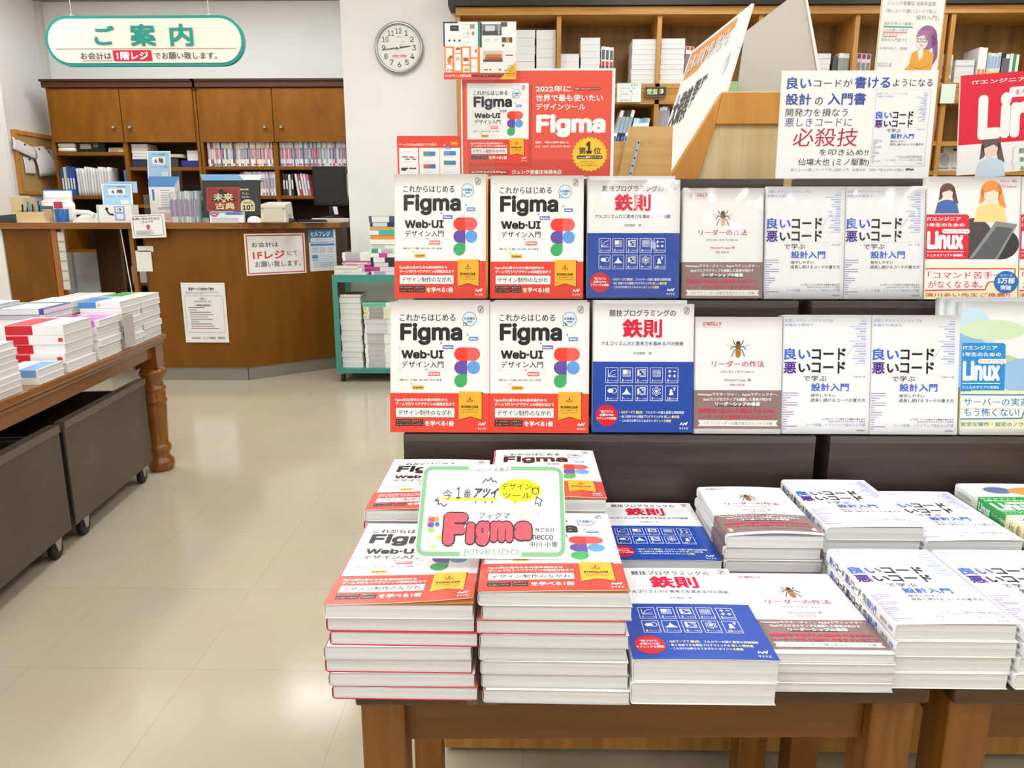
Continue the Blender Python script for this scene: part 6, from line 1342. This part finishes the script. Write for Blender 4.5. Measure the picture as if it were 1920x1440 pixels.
# tilted poster standing along the depth of the shop, seen at a grazing angle
NT = at(1410, 6, Y=1.84); FTp = at(1296, 97, Y=2.46)
NBd = at(1333, 260, Y=1.84); FB = at(1218, 336, Y=2.46)
NB = NT + (FB - FTp) * ((NT.z - NBd.z) / (FTp.z - FB.z)) * 1.0
NB = Vector((NT.x + (NBd.x - NT.x) * 1.5, 1.84, NT.z + (NBd.z - NT.z) * 1.5)); FB = Vector((FTp.x + (FB.x - FTp.x) * 1.3, FB.y, FTp.z + (FB.z - FTp.z) * 1.3))
mb = MB()
ux = (NT - FTp); vx = (FTp - FB)
nn = ux.cross(vx).normalized()
if nn.x > 0: nn = -nn
def pp(u, v, h):
    b_ = FB.lerp(NB, u); t_ = FTp.lerp(NT, u); return b_.lerp(t_, v) + nn * h
mb.add([pp(0, 0, 0), pp(1, 0, 0), pp(1, 1, 0), pp(0, 1, 0), pp(0, 0, -.006), pp(1, 0, -.006), pp(1, 1, -.006), pp(0, 1, -.006)], [(0, 1, 2, 3), (7, 6, 5, 4), (0, 4, 5, 1), (1, 5, 6, 2), (2, 6, 7, 3), (3, 7, 4, 0)], M('f6f5f3', .5))
a = Art(0, 0, 100, 100)
a.rect(4, 2, 84, 18, 'f09a48', 1); a.text('仕事の現場で使い続ける!', 9, 5, 81, 15, 'f8f4ee', .02); a.text('大規模', 4, 27, 40, 47, '37373a', .02); a.text('開発', 42, 25, 64, 41, '37373a', .02)
a.ell(88, 26, 4, 'c8dce8', 6, 2); a.line([(64, 28), (70, 36), (80, 33), (90, 22)], .5, 'c8c8ca')
a.rect(2, 46, 20, 76, 'ee8a3e', 1); a.rect(22, 44, 60, 62, '3c3c3e', 1); a.text('入門', 25, 46, 50, 60, 'f2f0ee', .02); a.text('必読', 5, 50, 17, 73, '7a3a10', .01, rot=90)
for k in range(3): a.rect(22, 66 + 3.4 * k, 50, 67.2 + 3.4 * k, ('e89a5a', '8a8a8a', 'a0a0a0')[k], 2)
a.emit(mb, lambda u, v, h: pp(u, v, h + .0004), 1, 1, .0006)
tag(mb.build('poster'), 'tall white and orange poster leaning sideways behind the slanted stand', 'poster')
# grey board behind it
g = [at(*p_, Y=2.3) for p_ in ((1397, 60), (1486, -8), (1512, -8), (1537, 150), (1380, 190))]
mb = MB(); lowz = FT
poly = [(g[0].x, g[0].z), (g[1].x, g[1].z), (g[2].x - .006, g[2].z), (g[3].x - .006, g[3].z), (g[3].x, lowz), (g[4].x - .02, lowz), (g[4].x, g[4].z)]
mb.prism(poly, lambda u, v, h: (u, h, v), 2.3, 2.306, M('c9c4ba', .6)); mb.prism([(g[2].x - .006, g[2].z), (g[2].x, g[2].z), (g[3].x + .006, g[3].z), (g[3].x - .004, g[3].z)], lambda u, v, h: (u, h, v), 2.296, 2.31, M('f0efec', .5))
tag(mb.build('display_board'), 'large grey white board leaning behind the tilted poster', 'board')
bpy.data.objects.remove(_to)
